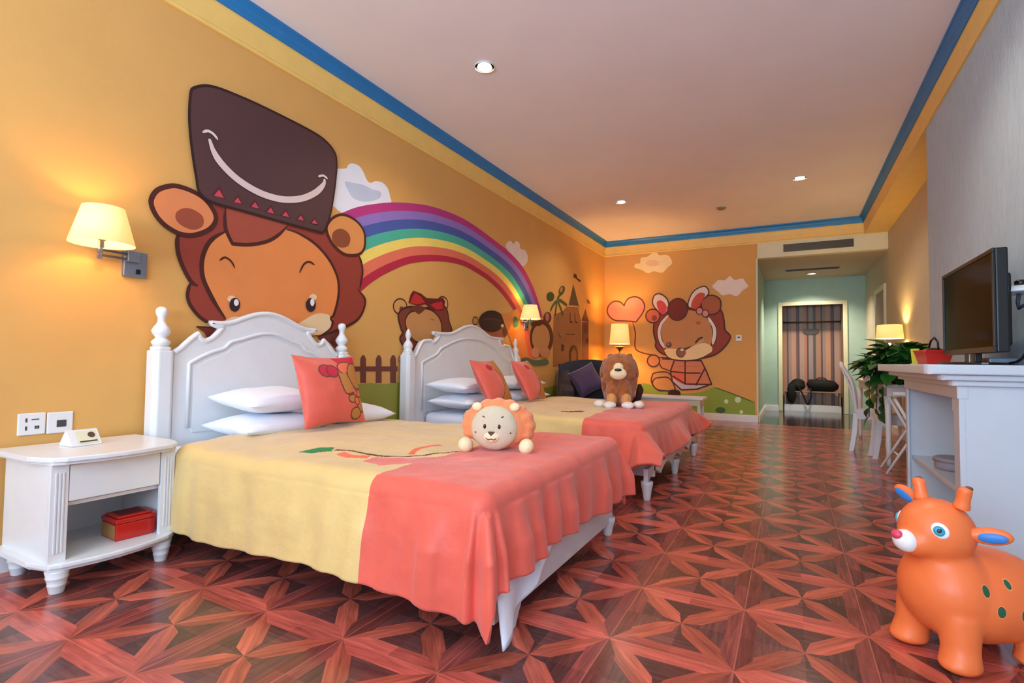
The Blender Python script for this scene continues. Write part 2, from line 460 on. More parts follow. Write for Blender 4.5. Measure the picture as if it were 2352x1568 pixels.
# ------------------------------------------------------------------ wall paintings
PAINT_COLS=[[236,238,246],[196,206,226],[238,222,216],[150,152,62],[186,52,128],[146,118,196],[70,92,168],[72,182,156],[246,222,110],[230,118,92],[184,36,66],[120,40,38],[74,24,14],[110,44,38],[150,58,42],[233,140,74],[238,206,160],[168,76,54],[228,138,84],[160,74,48],[222,146,80],[142,72,42],[66,20,12],[240,205,165],[50,24,30],[240,236,236],[84,52,52],[48,14,16],[92,24,36],[206,72,88],[232,206,198],[236,214,206],[214,158,92],[70,28,22],[120,74,40],[222,170,104],[128,60,40],[204,146,88],[112,52,38],[104,22,28],[196,44,40],[196,36,44],[90,40,30],[196,140,84],[168,94,66],[110,60,36],[44,14,20],[88,36,44],[238,196,140],[224,138,72],[226,104,72],[60,110,84],[236,128,44],[110,48,40],[196,120,110],[96,48,34],[84,34,32],[214,148,110],[206,140,96],[90,110,84],[52,74,32],[76,82,36],[196,130,66],[86,116,52],[158,104,62],[134,72,50],[80,70,52],[108,44,32],[60,34,22],[70,28,16],[110,86,30],[62,22,16],[110,50,38],[70,24,20],[150,92,60],[112,58,46],[170,96,76],[206,150,110],[48,30,34],[40,24,26],[252,228,172],[244,206,166],[244,230,218],[142,170,66],[70,90,34],[214,236,190],[70,104,60],[94,34,24],[238,150,132],[104,38,26],[206,150,92],[84,34,24],[40,18,18],[222,146,96],[222,146,92],[216,132,92],[232,110,82],[204,194,212],[172,96,72],[152,62,40],[212,112,84],[150,60,50],[178,98,58],[206,142,84],[244,232,222],[246,214,156],[150,98,72],[240,224,206],[104,70,70],[180,140,130],[232,206,180],[190,96,60],[244,226,214],[222,78,84],[212,84,58],[120,42,26],[226,150,134]]
PAINTINGS={
 ('painted_cloud','L'):[
  ('f',0,1,0,[2746,2489,2775,2414,2886,2443,2908,2477,2954,2506,3027,2508,3077,2471,3110,2426,3155,2412,3219,2447,3300,2458,3363,2429,3393,2369,3388,2300,3062,2164,2943,2115,2864,2085,2785,2107,2719,2157]),
  ('f',1,1,0,[2878,2334,2959,2351,3080,2370,3182,2365,3275,2373,3263,2313,3109,2241,2975,2230,2915,2275]),
 ],
 ('painted_cloud_small','L'):[
  ('f',2,1,0,[5488,2334,5516,2413,5607,2444,5671,2423,5733,2474,5831,2464,5866,2402,6002,2405,6080,2325,6040,2239,5905,2177,5740,2218]),
 ],
 ('painted_grass','L'):[
  ('f',3,0,0,[2993,746,3203,757,3338,741,3469,744,3612,755,3708,539,3718,223,3006,314]),
  ('f',3,0,0,[5846,546,6158,554,7445,616,9296,621,9307,-90,5856,170]),
 ],
 ('painted_rainbow','L'):[
  ('b',4,1,0,[2818,2059,2994,2161,3197,2246,3423,2323,3672,2385,3945,2435,4236,2458,4546,2459,4861,2424,5195,2369,5553,2301,5897,2189,6171,2018,6386,1809,6556,1576,2848,1987,3016,2087,3211,2171,3428,2247,3668,2311,3931,2361,4213,2386,4513,2391,4820,2360,5141,2308,5485,2242,5815,2134,6082,1971,6295,1773,6463,1551]),
  ('b',5,1,0,[2848,1987,3016,2087,3211,2171,3428,2247,3668,2311,3931,2361,4213,2386,4513,2391,4820,2360,5141,2308,5485,2242,5815,2134,6082,1971,6295,1773,6463,1551,2878,1911,3040,2009,3226,2093,3434,2169,3664,2234,3917,2284,4189,2312,4479,2320,4777,2295,5087,2246,5416,2182,5731,2078,5991,1924,6203,1737,6368,1526]),
  ('b',6,1,0,[2878,1911,3040,2009,3226,2093,3434,2169,3664,2234,3917,2284,4189,2312,4479,2320,4777,2295,5087,2246,5416,2182,5731,2078,5991,1924,6203,1737,6368,1526,2914,1823,3067,1919,3243,2003,3441,2079,3659,2146,3901,2197,4162,2228,4441,2240,4729,2222,5025,2176,5338,2114,5638,2015,5890,1872,6099,1697,6262,1498]),
  ('b',7,1,0,[2914,1823,3067,1919,3243,2003,3441,2079,3659,2146,3901,2197,4162,2228,4441,2240,4729,2222,5025,2176,5338,2114,5638,2015,5890,1872,6099,1697,6262,1498,2951,1734,3094,1828,3260,1912,3447,1989,3654,2058,3886,2111,4135,2145,4403,2161,4681,2149,4965,2107,5263,2048,5547,1954,5791,1821,5999,1658,6159,1470]),
  ('b',8,1,0,[2951,1734,3094,1828,3260,1912,3447,1989,3654,2058,3886,2111,4135,2145,4403,2161,4681,2149,4965,2107,5263,2048,5547,1954,5791,1821,5999,1658,6159,1470,2987,1646,3121,1740,3277,1824,3454,1902,3650,1974,3870,2028,4110,2065,4367,2086,4636,2080,4908,2041,5191,1985,5461,1896,5698,1772,5904,1621,6062,1445]),
  ('b',9,1,0,[2987,1646,3121,1740,3277,1824,3454,1902,3650,1974,3870,2028,4110,2065,4367,2086,4636,2080,4908,2041,5191,1985,5461,1896,5698,1772,5904,1621,6062,1445,3024,1554,3149,1647,3295,1732,3460,1812,3645,1886,3855,1942,4083,1984,4330,2009,4589,2010,4850,1975,5118,1922,5374,1838,5605,1724,5808,1584,5964,1419]),
  ('b',10,1,0,[3024,1554,3149,1647,3295,1732,3460,1812,3645,1886,3855,1942,4083,1984,4330,2009,4589,2010,4850,1975,5118,1922,5374,1838,5605,1724,5808,1584,5964,1419,3053,1482,3171,1575,3308,1661,3465,1742,3641,1819,3843,1876,4063,1921,4302,1950,4554,1957,4806,1924,5063,1874,5308,1794,5534,1687,5736,1556,5890,1399]),
 ],
 ('painted_lion','L'):[
  ('f',11,0,0,[1771,1127,1911,1132,1892,1074,1845,1055,1817,1097]),
  ('s',12,0,10,[1771,1127,1911,1132]),
  ('f',13,0,0,[2647,1113,2879,1176,2891,983,2829,1024,2752,1081,2689,1070]),
  ('s',12,0,13,[2657,1116,2880,1173]),
  ('f',14,1,0,[1653,1668,1647,1597,1659,1524,1689,1453,1733,1385,1719,1348,1715,1296,1734,1247,1781,1193,1828,1163,1876,1137,1997,1106,2304,1093,2688,1123,2835,1173,2981,1232,3063,1290,3112,1375,3112,1448,3056,1513,3072,1588,3083,1662,3067,1732,3022,1805,2812,1910,2321,1891,1927,1884,1792,1840,1730,1764]),
  ('s',12,1,25,[1653,1656,1647,1597,1659,1524,1689,1453,1733,1385,1772,1367]),
  ('s',12,1,21,[1733,1385,1719,1348,1715,1296,1734,1247,1781,1193,1828,1163,1876,1137]),
  ('s',12,1,21,[2688,1123,2835,1173,2981,1232,3063,1290,3112,1375,3112,1448,3032,1510]),
  ('s',12,1,20,[3056,1513,3072,1588,3083,1662,3067,1732,3035,1789]),
  ('f',15,1,0,[1943,1192,1878,1274,1835,1343,1801,1411,1788,1482,1794,1549,1819,1620,1858,1672,1925,1723,2002,1798,2155,1836,2358,1837,2459,1831,2605,1786,2732,1698,2811,1593,2836,1502,2828,1399,2793,1285,2784,1225,2728,1146,2627,1120,2347,1095,2101,1105,1988,1147]),
  ('f',16,1,0,[2489,1204,2573,1254,2652,1283,2745,1279,2784,1233,2770,1182,2708,1141,2627,1123,2529,1135,2346,1133]),
  ('f',16,1,0,[1930,1164,1979,1199,2022,1207,2068,1196,2139,1143,2026,1115,1953,1131]),
  ('s',12,1,26,[1944,1189,1878,1274,1835,1343,1801,1411,1788,1482,1794,1549,1819,1620,1858,1672,1925,1723]),
  ('s',12,1,22,[2358,1837,2459,1831,2605,1786,2732,1698,2811,1593,2836,1502,2828,1399,2793,1285,2767,1257,2784,1225,2759,1173,2667,1117]),
  ('f',17,1,0,[1920,1868,1919,1792,1932,1726,1972,1657,1972,1657,2082,1674,2208,1721,2298,1787,2362,1861,2362,1861,2320,1937,2073,1938]),
  ('s',12,1,23,[1920,1868,1919,1792,1932,1726,1972,1657,1972,1657,2082,1674,2208,1721,2298,1787,2362,1861]),
  ('f',18,1,0,[1504,1779,1510,1823,1536,1865,1586,1899,1633,1915,1707,1913,1778,1893,1832,1849,1861,1796,1849,1746,1811,1702,1747,1664,1697,1650,1642,1652,1576,1680,1529,1724]),
  ('s',12,3,27,[1504,1779,1510,1823,1536,1865,1586,1899,1633,1915,1707,1913,1778,1893,1832,1849,1861,1796,1849,1746,1811,1702,1747,1664,1697,1650,1642,1652,1576,1680,1529,1724]),
  ('f',19,1,0,[1630,1738,1638,1771,1673,1800,1723,1807,1775,1787,1790,1752,1777,1715,1733,1689,1683,1693,1646,1710]),
  ('f',20,1,0,[2702,1919,2728,1984,2786,2037,2851,2066,2931,2069,3015,2046,3078,1997,3098,1938,3092,1854,3047,1800,2964,1771,2883,1766,2815,1790,2749,1836]),
  ('s',12,3,21,[2702,1919,2728,1984,2786,2037,2851,2066,2931,2069,3015,2046,3078,1997,3098,1938,3092,1854,3047,1800,2964,1771,2883,1766,2815,1790,2749,1836]),
  ('f',21,1,0,[2753,1871,2768,1913,2810,1944,2855,1956,2912,1941,2939,1903,2927,1848,2882,1817,2815,1808,2770,1833]),
  ('s',22,1,11,[1893,1538,1910,1555,1931,1564,1967,1546,1992,1507]),
  ('s',22,1,13,[2472,1553,2503,1617,2541,1645,2572,1644,2600,1632]),
  ('f',23,1,0,[2004,1317,2002,1307,1994,1299,1983,1294,1971,1293,1960,1296,1952,1302,1949,1311,1952,1320,1959,1328,1970,1333,1982,1335,1993,1332,2001,1325]),
  ('f',23,1,0,[2628,1400,2625,1389,2616,1380,2602,1375,2587,1373,2574,1376,2564,1383,2561,1392,2564,1402,2573,1411,2586,1417,2601,1419,2615,1416,2624,1409]),
  ('f',24,1,0,[2033,1284,2030,1264,2021,1248,2007,1239,1992,1237,1977,1244,1967,1258,1963,1276,1966,1295,1975,1311,1989,1321,2004,1323,2019,1316,2029,1302]),
  ('f',24,1,0,[2620,1342,2616,1319,2604,1301,2587,1290,2567,1288,2549,1296,2537,1312,2532,1333,2535,1355,2547,1373,2564,1385,2584,1387,2602,1379,2615,1363]),
  ('f',25,1,0,[2023,1296,2022,1287,2018,1280,2011,1275,2004,1274,1998,1277,1993,1284,1991,1293,1992,1302,1996,1310,2003,1315,2010,1315,2016,1312,2021,1305]),
  ('f',25,1,0,[2606,1360,2605,1348,2600,1338,2592,1332,2584,1331,2577,1335,2571,1344,2569,1356,2570,1368,2575,1378,2582,1384,2591,1385,2598,1380,2604,1371]),
 ],
 ('painted_hat','L'):[
  ('f',26,1,0,[1687,2480,1705,2514,1755,2551,1814,2574,1918,2589,2147,2600,2502,2596,2653,2577,2750,2525,2778,2449,2773,2327,2751,2149,2723,2015,2694,1932,2665,1882,2665,1882,2340,1878,2016,1878,1838,1878,1757,1915,1735,1994,1705,2147,1688,2271,1682,2366]),
  ('s',27,3,16,[1687,2480,1705,2514,1755,2551,1814,2574,1918,2589,2147,2600,2502,2596,2653,2577,2750,2525,2778,2449,2773,2327,2751,2149,2723,2015,2694,1932,2665,1882,2665,1882,2340,1878,2016,1878,1838,1878,1757,1915,1735,1994,1705,2147,1688,2271,1682,2366]),
  ('f',28,0,0,[1872,1992,1915,1921,1824,1916]),
  ('f',29,0,0,[1871,1966,1903,1924,1841,1920]),
  ('f',28,0,0,[1994,1974,2028,1918,1954,1914]),
  ('f',29,0,0,[1992,1953,2018,1920,1968,1917]),
  ('f',28,0,0,[2112,1977,2148,1920,2069,1916]),
  ('f',29,0,0,[2110,1956,2138,1922,2084,1918]),
  ('f',28,0,0,[2226,1972,2262,1915,2182,1912]),
  ('f',29,0,0,[2224,1951,2252,1917,2197,1914]),
  ('f',28,0,0,[2342,1976,2378,1921,2297,1917]),
  ('f',29,0,0,[2340,1956,2367,1923,2313,1920]),
  ('f',28,0,0,[2465,1978,2499,1927,2422,1923]),
  ('f',29,0,0,[2463,1959,2489,1928,2437,1925]),
  ('f',28,0,0,[2586,1980,2620,1929,2542,1926]),
  ('f',29,0,0,[2583,1961,2609,1931,2557,1928]),
  ('s',30,1,44,[1800,2249,1828,2185,1878,2128,1972,2070,2087,2034,2207,2022,2335,2036,2471,2084,2585,2160,2653,2238,2664,2284]),
  ('s',31,1,16,[1758,2272,1790,2293,1824,2287,1851,2264]),
  ('s',31,1,16,[2603,2282,2649,2305,2691,2294]),
 ],
 ('painted_cub','L'):[
  ('f',32,1,0,[3643,1434,3635,1403,3610,1377,3575,1361,3535,1357,3499,1367,3475,1388,3465,1416,3473,1446,3496,1471,3531,1488,3571,1492,3607,1483,3633,1462]),
  ('s',33,3,13,[3643,1434,3635,1403,3610,1377,3575,1361,3535,1357,3499,1367,3475,1388,3465,1416,3473,1446,3496,1471,3531,1488,3571,1492,3607,1483,3633,1462]),
  ('f',34,1,0,[3601,1405,3599,1393,3591,1383,3579,1377,3565,1376,3553,1380,3545,1388,3542,1399,3544,1410,3552,1420,3564,1426,3577,1427,3589,1424,3598,1415]),
  ('f',35,1,0,[4276,1519,4268,1486,4244,1458,4208,1440,4168,1437,4132,1447,4107,1470,4097,1501,4105,1533,4129,1561,4164,1579,4203,1583,4240,1573,4266,1550]),
  ('s',33,3,15,[4276,1519,4268,1486,4244,1458,4208,1440,4168,1437,4132,1447,4107,1470,4097,1501,4105,1533,4129,1561,4164,1579,4203,1583,4240,1573,4266,1550]),
  ('f',36,1,0,[3534,1359,3567,1233,3596,1194,3558,1143,3587,1095,3680,1037,3840,1010,4077,1134,4347,1224,4305,1346,4263,1456,4177,1492,3928,1446,3668,1431]),
  ('s',33,3,18,[3534,1359,3567,1233,3596,1194,3558,1143,3587,1095,3680,1037,3840,1010,4077,1134,4347,1224,4305,1346,4263,1456,4177,1492,3928,1446,3668,1431]),
  ('f',37,1,0,[3626,1276,3640,1338,3701,1388,3812,1414,3911,1439,4033,1424,4134,1367,4175,1292,4166,1203,4077,1134,3938,1102,3772,1122,3675,1189]),
  ('s',33,3,15,[3626,1276,3640,1338,3701,1388,3812,1414,3911,1439,4033,1424,4134,1367,4175,1292,4166,1203,4077,1134,3938,1102,3772,1122,3675,1189]),
  ('f',38,1,0,[3669,1401,3762,1451,3911,1450,3878,1410,3810,1378,3748,1398]),
  ('f',39,0,0,[3661,1469,3690,1545,3726,1587,3840,1574,3925,1541,4083,1554,4193,1572,4228,1542,4206,1444,4033,1428,3910,1481,3795,1452]),
  ('f',40,0,0,[3686,1467,3724,1539,3759,1570,3841,1544,3903,1497,3794,1466]),
  ('f',41,0,0,[3988,1482,4066,1512,4172,1534,4196,1461,4086,1444]),
  ('s',42,1,12,[4000,1345,4053,1339]),
 ],
 ('painted_friends','L'):[
  ('f',43,1,0,[4853,1393,4848,1374,4833,1359,4811,1349,4787,1347,4765,1354,4750,1367,4744,1385,4749,1403,4763,1419,4785,1428,4809,1430,4832,1424,4847,1411]),
  ('s',33,3,12,[4853,1393,4848,1374,4833,1359,4811,1349,4787,1347,4765,1354,4750,1367,4744,1385,4749,1403,4763,1419,4785,1428,4809,1430,4832,1424,4847,1411]),
  ('f',44,1,0,[5509,1299,5485,1250,5417,1210,5321,1185,5216,1181,5124,1197,5061,1230,5038,1273,5058,1318,5119,1358,5211,1384,5315,1391,5413,1377,5483,1344]),
  ('f',45,1,0,[5539,1341,5533,1299,5513,1265,5484,1246,5452,1244,5423,1261,5403,1292,5395,1333,5401,1374,5420,1408,5448,1428,5480,1430,5509,1414,5531,1382]),
  ('f',46,1,0,[5450,1430,5420,1371,5335,1320,5215,1288,5085,1281,4972,1299,4895,1337,4867,1388,4893,1442,4967,1491,5079,1526,5208,1537,5330,1523,5417,1485]),
  ('s',47,1,17,[4937,1405,5145,1440,5368,1431]),
  ('f',48,1,0,[5440,1376,5437,1367,5426,1360,5411,1356,5394,1354,5379,1357,5368,1363,5364,1371,5368,1379,5378,1386,5393,1391,5410,1392,5425,1390,5436,1384]),
  ('f',49,0,0,[5366,1518,5560,1535,5793,1626,5920,1494,6082,1448,6188,1157,6260,980,5809,990,5626,1195]),
  ('f',50,0,0,[5952,1460,6082,1448,6186,1246,6260,980,6159,979,6022,1210]),
  ('f',51,1,0,[5677,1475,5729,1514,5812,1471,5799,1392,5679,1378]),
  ('f',52,1,0,[5755,1312,5746,1290,5717,1272,5676,1260,5630,1258,5590,1265,5562,1281,5551,1301,5561,1322,5588,1341,5628,1352,5673,1355,5715,1348,5744,1333]),
  ('f',53,1,0,[6850,1590,6837,1554,6801,1523,6748,1504,6690,1500,6638,1511,6602,1536,6589,1569,6601,1604,6635,1635,6687,1654,6745,1660,6798,1649,6836,1624]),
  ('f',54,1,0,[6763,1591,6758,1566,6741,1544,6717,1531,6689,1529,6665,1539,6648,1557,6641,1581,6647,1606,6663,1628,6687,1641,6714,1643,6739,1634,6757,1616]),
  ('f',55,1,0,[6920,1294,6881,1177,6769,1081,6610,1028,6439,1026,6291,1072,6189,1155,6152,1260,6184,1368,6281,1460,6428,1519,6599,1532,6760,1493,6876,1408]),
  ('f',43,1,0,[6793,1289,6765,1197,6681,1123,6562,1081,6433,1078,6319,1114,6241,1179,6212,1262,6237,1348,6312,1421,6424,1466,6553,1475,6674,1444,6761,1377]),
  ('s',33,3,24,[6809,1289,6779,1195,6691,1118,6566,1075,6430,1072,6311,1109,6229,1176,6199,1262,6225,1350,6303,1425,6421,1472,6556,1482,6683,1449,6775,1381]),
  ('f',56,1,0,[6532,1479,6514,1461,6464,1445,6393,1433,6315,1428,6245,1431,6198,1440,6181,1454,6197,1471,6244,1487,6313,1499,6391,1505,6463,1503,6513,1494]),
  ('f',57,1,0,[6454,1073,6442,1040,6407,1013,6356,998,6301,997,6251,1011,6216,1036,6204,1068,6215,1101,6248,1128,6297,1144,6353,1145,6404,1132,6440,1106]),
  ('f',58,1,0,[6810,1081,6793,1046,6744,1017,6674,1001,6597,1000,6529,1014,6482,1041,6465,1074,6480,1107,6526,1136,6594,1152,6670,1155,6741,1141,6791,1115]),
  ('f',59,1,0,[5932,977,6060,1000,6329,965,6692,984,6694,905,5934,905]),
 ],
 ('painted_palm','L'):[
  ('f',60,1,0,[6959,1907,6946,1875,6907,1846,6852,1827,6790,1820,6736,1828,6698,1847,6684,1875,6696,1906,6733,1934,6787,1954,6849,1961,6905,1955,6945,1935]),
  ('f',61,1,0,[7349,2035,7310,2002,7259,1977,7205,1963,7158,1964,7128,1980,7120,2006,7136,2039,7173,2071,7223,2097,7278,2112,7326,2111,7357,2096,7365,2069]),
  ('f',62,1,0,[7264,2042,7240,2020,7210,2004,7183,1999,7166,2005,7163,2021,7175,2043,7199,2066,7228,2082,7256,2087,7273,2081,7276,2065]),
  ('s',60,1,37,[7063,1881,7146,1941,7296,2010]),
  ('s',60,1,41,[7064,1865,6902,1765,6824,1677]),
  ('s',63,1,14,[7064,1865,6902,1765,6824,1677]),
  ('s',60,1,42,[7064,1865,7025,1736,6986,1626]),
  ('s',63,1,15,[7064,1865,7025,1736,6986,1626]),
  ('s',60,1,43,[7084,1867,7215,1746,7304,1661]),
  ('s',63,1,15,[7084,1867,7215,1746,7304,1661]),
  ('s',60,1,43,[7105,1886,7277,1863,7457,1830]),
  ('s',63,1,15,[7105,1886,7277,1863,7457,1830]),
 ],
 ('painted_castle','L'):[
  ('f',64,0,0,[6945,1639,7280,1718,7457,1808,7936,1846,8095,1606,8108,867,6931,872,6931,1360]),
  ('f',65,0,0,[8120,1618,8445,1641,8459,865,8108,867]),
  ('f',66,0,0,[7719,2196,7526,1837,7936,1869,8026,1804]),
  ('f',67,0,0,[8281,1856,8099,1635,8467,1643]),
  ('s',68,1,10,[7695,2193,7711,2258]),
  ('f',69,0,0,[7705,2311,7752,2377,7851,2369,7889,2320,8068,2305,8004,2268,7827,2302]),
  ('f',70,0,0,[8327,2013,8424,2024,8538,1968,8383,1952]),
  ('s',71,1,23,[7598,1729,7600,1589,7695,1587]),
  ('s',71,1,24,[7789,1746,7816,1604,7903,1597]),
  ('s',71,1,25,[8147,1582,8166,1313]),
  ('s',71,1,25,[8389,1618,8379,1436]),
  ('s',71,1,22,[7116,1378,7224,1316]),
  ('s',71,1,23,[7421,1377,7796,1396]),
  ('s',71,1,22,[7100,1627,7112,1569]),
  ('f',72,0,0,[8200,1595,8390,1608,8379,1446,8216,1437]),
  ('f',73,0,0,[7568,869,7563,1113,7632,1194,7751,1225,7874,1193,7938,1104,7942,868]),
  ('f',74,0,0,[7638,869,7634,1097,7752,1171,7863,1102,7880,868]),
  ('f',71,0,0,[7247,1216,7335,1202,7326,1117,7249,1115]),
  ('f',71,0,0,[8339,1349,8422,1352,8409,1285,8341,1282]),
 ],
 ('painted_fence','L'):[
  ('f',75,0,0,[2912,766,2906,950,2923,980,2948,981,2966,950,2972,764]),
  ('f',75,0,0,[3091,760,3085,951,3103,983,3131,983,3149,952,3155,758]),
  ('f',75,0,0,[3268,754,3262,953,3282,986,3312,986,3332,954,3338,752]),
  ('f',75,0,0,[3446,749,3439,954,3461,989,3493,989,3514,955,3520,746]),
  ('f',75,0,0,[2892,894,3533,892,3535,848,2893,855]),
  ('s',76,3,11,[3633,956,3629,942,3617,931,3599,925,3579,925,3561,931,3548,942,3543,955,3547,969,3559,980,3577,987,3597,987,3615,981,3628,970]),
  ('f',77,1,0,[3555,916,3621,936,3630,647,3582,738]),
  ('f',78,1,0,[3637,836,3634,820,3626,807,3614,800,3601,800,3589,808,3580,821,3576,837,3579,853,3587,866,3599,874,3612,874,3624,866,3633,853]),
  ('f',79,1,0,[3635,682,3633,660,3627,643,3618,634,3607,635,3597,645,3590,663,3587,684,3589,705,3595,722,3604,732,3615,731,3625,721,3632,704]),
 ],
 ('painted_cloud','B'):[
  ('f',80,1,0,[-2485,2691,-2460,2753,-2385,2758,-2364,2853,-2259,2865,-2196,2902,-2113,2958,-2040,2878,-1908,2870,-1843,2808,-1815,2712,-1887,2645,-1989,2555,-2133,2590,-2237,2566,-2364,2635]),
  ('f',81,1,0,[-2030,2730,-2042,2707,-2076,2691,-2126,2684,-2182,2688,-2232,2703,-2267,2725,-2279,2750,-2267,2773,-2232,2789,-2182,2795,-2126,2791,-2076,2776,-2042,2754]),
 ],
 ('painted_cloud_small','B'):[
  ('f',82,1,0,[-1150,2259,-1112,2307,-1056,2363,-946,2356,-873,2420,-801,2351,-676,2362,-624,2287,-592,2227,-677,2164,-767,2077,-874,2115,-984,2101,-1057,2168]),
 ],
 ('painted_grass','B'):[
  ('f',83,0,0,[-2338,587,-2151,552,-1787,401,-1342,459,-1127,549,-845,449,-501,317,-496,113,-2337,65]),
  ('s',84,1,17,[-1127,553,-845,453,-501,321]),
  ('f',85,1,0,[-710,358,-715,337,-728,319,-746,308,-767,307,-785,316,-798,333,-803,354,-798,376,-785,394,-766,405,-746,405,-727,397,-715,380]),
  ('f',85,1,0,[-903,320,-906,305,-915,293,-928,285,-943,285,-956,291,-965,302,-968,317,-965,333,-956,345,-943,353,-928,353,-915,347,-906,335]),
  ('f',85,1,0,[-676,159,-679,146,-687,135,-698,128,-711,127,-722,133,-730,143,-732,156,-730,169,-722,181,-710,187,-698,188,-687,182,-679,172]),
  ('f',86,1,0,[-947,173,-955,151,-977,132,-1009,120,-1045,118,-1077,126,-1100,142,-1107,164,-1099,187,-1077,205,-1045,217,-1009,219,-977,211,-955,194]),
 ],
 ('painted_cub','B'):[
  ('s',87,1,21,[-2517,1687,-2467,1494,-2471,1239,-2403,1154,-2234,1102,-2100,1088]),
  ('f',88,1,0,[-2672,1992,-2672,1992,-2751,2064,-2862,2080,-2960,2014,-2995,1906,-2950,1802,-2838,1727,-2640,1711,-2451,1689,-2451,1689,-2358,1810,-2303,1922,-2309,2020,-2373,2107,-2480,2149,-2587,2124,-2646,2062]),
  ('s',89,3,24,[-2672,1992,-2672,1992,-2751,2064,-2862,2080,-2960,2014,-2995,1906,-2950,1802,-2838,1727,-2640,1711,-2451,1689,-2451,1689,-2358,1810,-2303,1922,-2309,2020,-2373,2107,-2480,2149,-2587,2124,-2646,2062]),
  ('f',90,1,0,[-2110,771,-1867,770,-1787,523,-1987,458,-2093,491,-2167,593,-2167,697]),
  ('s',91,3,23,[-2110,771,-1867,770,-1787,523,-1987,458,-2093,491,-2167,593,-2167,697]),
  ('f',90,1,0,[-2069,682,-1867,684,-1767,483,-1987,462,-2093,491,-2151,572,-2134,645]),
  ('s',91,3,23,[-2069,682,-1867,684,-1767,483,-1987,462,-2093,491,-2151,572,-2134,645]),
  ('f',92,1,0,[-1871,454,-1787,486,-1684,461,-1692,368,-1867,361]),
  ('f',93,1,0,[-2039,1041,-1747,992,-1787,808,-1947,846,-2008,886]),
  ('s',91,3,20,[-2039,1041,-1747,992,-1787,808,-1947,846,-2008,886]),
  ('f',94,1,0,[-2030,985,-2041,940,-2070,904,-2113,883,-2161,882,-2204,902,-2234,938,-2245,983,-2234,1028,-2204,1065,-2161,1085,-2113,1086,-2070,1066,-2041,1030]),
  ('s',91,3,23,[-2030,985,-2041,940,-2070,904,-2113,883,-2161,882,-2204,902,-2234,938,-2245,983,-2234,1028,-2204,1065,-2161,1085,-2113,1086,-2070,1066,-2041,1030]),
  ('f',95,0,0,[-1787,1002,-1331,1006,-1238,819,-1162,599,-1437,563,-1610,569,-1787,665,-1847,766,-1827,889]),
  ('f',96,0,0,[-1807,787,-1600,781,-1600,590,-1787,665]),
  ('f',97,1,0,[-1835,705,-1708,617,-1552,571,-1247,577,-1399,512,-1630,484,-1757,554]),
  ('s',91,0,24,[-1594,994,-1595,580]),
  ('s',91,0,25,[-1777,992,-1843,807,-1807,624,-1659,487]),
  ('s',91,0,24,[-1331,996,-1247,819,-1162,595]),
  ('s',91,0,24,[-1275,858,-1418,571]),
  ('s',91,0,24,[-1847,803,-1591,780,-1341,785]),
  ('s',91,0,24,[-1807,726,-1591,590,-1162,595]),
  ('s',91,0,24,[-1659,487,-1399,508,-1210,582]),
  ('s',91,0,25,[-1988,1021,-1322,996]),
  ('s',98,1,18,[-1728,891,-1341,906]),
  ('f',99,1,0,[-1988,1902,-2095,1738,-2132,1614,-2131,1468,-2094,1321,-2100,1238,-2018,1134,-1867,1073,-1590,1014,-1190,1067,-987,1196,-866,1391,-949,1519,-967,1686,-1021,1866,-1206,2052,-1492,1985,-1787,1956]),
  ('s',91,3,25,[-1988,1902,-2095,1738,-2132,1614,-2131,1468,-2094,1321,-2100,1238,-2018,1134,-1867,1073,-1590,1014,-1190,1067,-987,1196,-866,1391,-949,1519,-967,1686,-1021,1866,-1206,2052,-1492,1985,-1787,1956]),
  ('f',100,1,0,[-2025,1782,-2037,1730,-2071,1689,-2121,1667,-2176,1668,-2226,1693,-2261,1737,-2273,1790,-2261,1843,-2226,1884,-2176,1906,-2121,1904,-2071,1878,-2037,1835]),
  ('s',91,3,23,[-2025,1782,-2037,1730,-2071,1689,-2121,1667,-2176,1668,-2226,1693,-2261,1737,-2273,1790,-2261,1843,-2226,1884,-2176,1906,-2121,1904,-2071,1878,-2037,1835]),
  ('f',101,1,0,[-2076,1748,-2081,1727,-2093,1710,-2111,1700,-2131,1701,-2150,1711,-2162,1729,-2167,1751,-2162,1773,-2150,1790,-2132,1799,-2111,1798,-2093,1788,-2081,1770]),
  ('f',102,1,0,[-1329,1978,-1282,2076,-1150,2110,-1039,2048,-1010,1944,-1047,1827,-1151,1781,-1282,1825]),
  ('s',91,3,22,[-1329,1978,-1282,2076,-1150,2110,-1039,2048,-1010,1944,-1047,1827,-1151,1781,-1282,1825]),
  ('f',103,1,0,[-1992,1611,-1907,1774,-1747,1841,-1531,1881,-1339,1817,-1207,1693,-1144,1513,-1145,1334,-1208,1216,-1397,1256,-1629,1196,-1907,1176,-1988,1362,-2019,1487]),
  ('s',91,3,20,[-1992,1611,-1907,1774,-1747,1841,-1531,1881,-1339,1817,-1207,1693,-1144,1513,-1145,1334,-1208,1216,-1397,1256,-1629,1196,-1907,1176,-1988,1362,-2019,1487]),
  ('s',104,1,50,[-1877,1790,-1988,1669,-2039,1508,-2012,1341,-1943,1213]),
  ('s',104,1,52,[-1217,1733,-1133,1592,-1111,1453,-1145,1271]),
  ('s',91,1,14,[-1907,1791,-2019,1670,-2070,1508,-2045,1331,-1972,1196]),
  ('s',91,1,13,[-1185,1732,-1100,1591,-1078,1452,-1115,1255]),
  ('f',105,1,0,[-1943,1145,-1907,1200,-1708,1192,-1590,1172,-1455,1252,-1283,1296,-1160,1235,-1168,1136,-1284,1056,-1436,1005,-1668,993,-1867,1036]),
  ('s',91,1,22,[-1943,1145,-1867,1036,-1668,993,-1436,1005,-1284,1056,-1168,1136]),
  ('f',106,1,0,[-1580,1135,-1588,1100,-1610,1072,-1641,1056,-1676,1056,-1708,1071,-1730,1100,-1737,1135,-1730,1170,-1708,1199,-1676,1214,-1641,1214,-1610,1199,-1588,1170]),
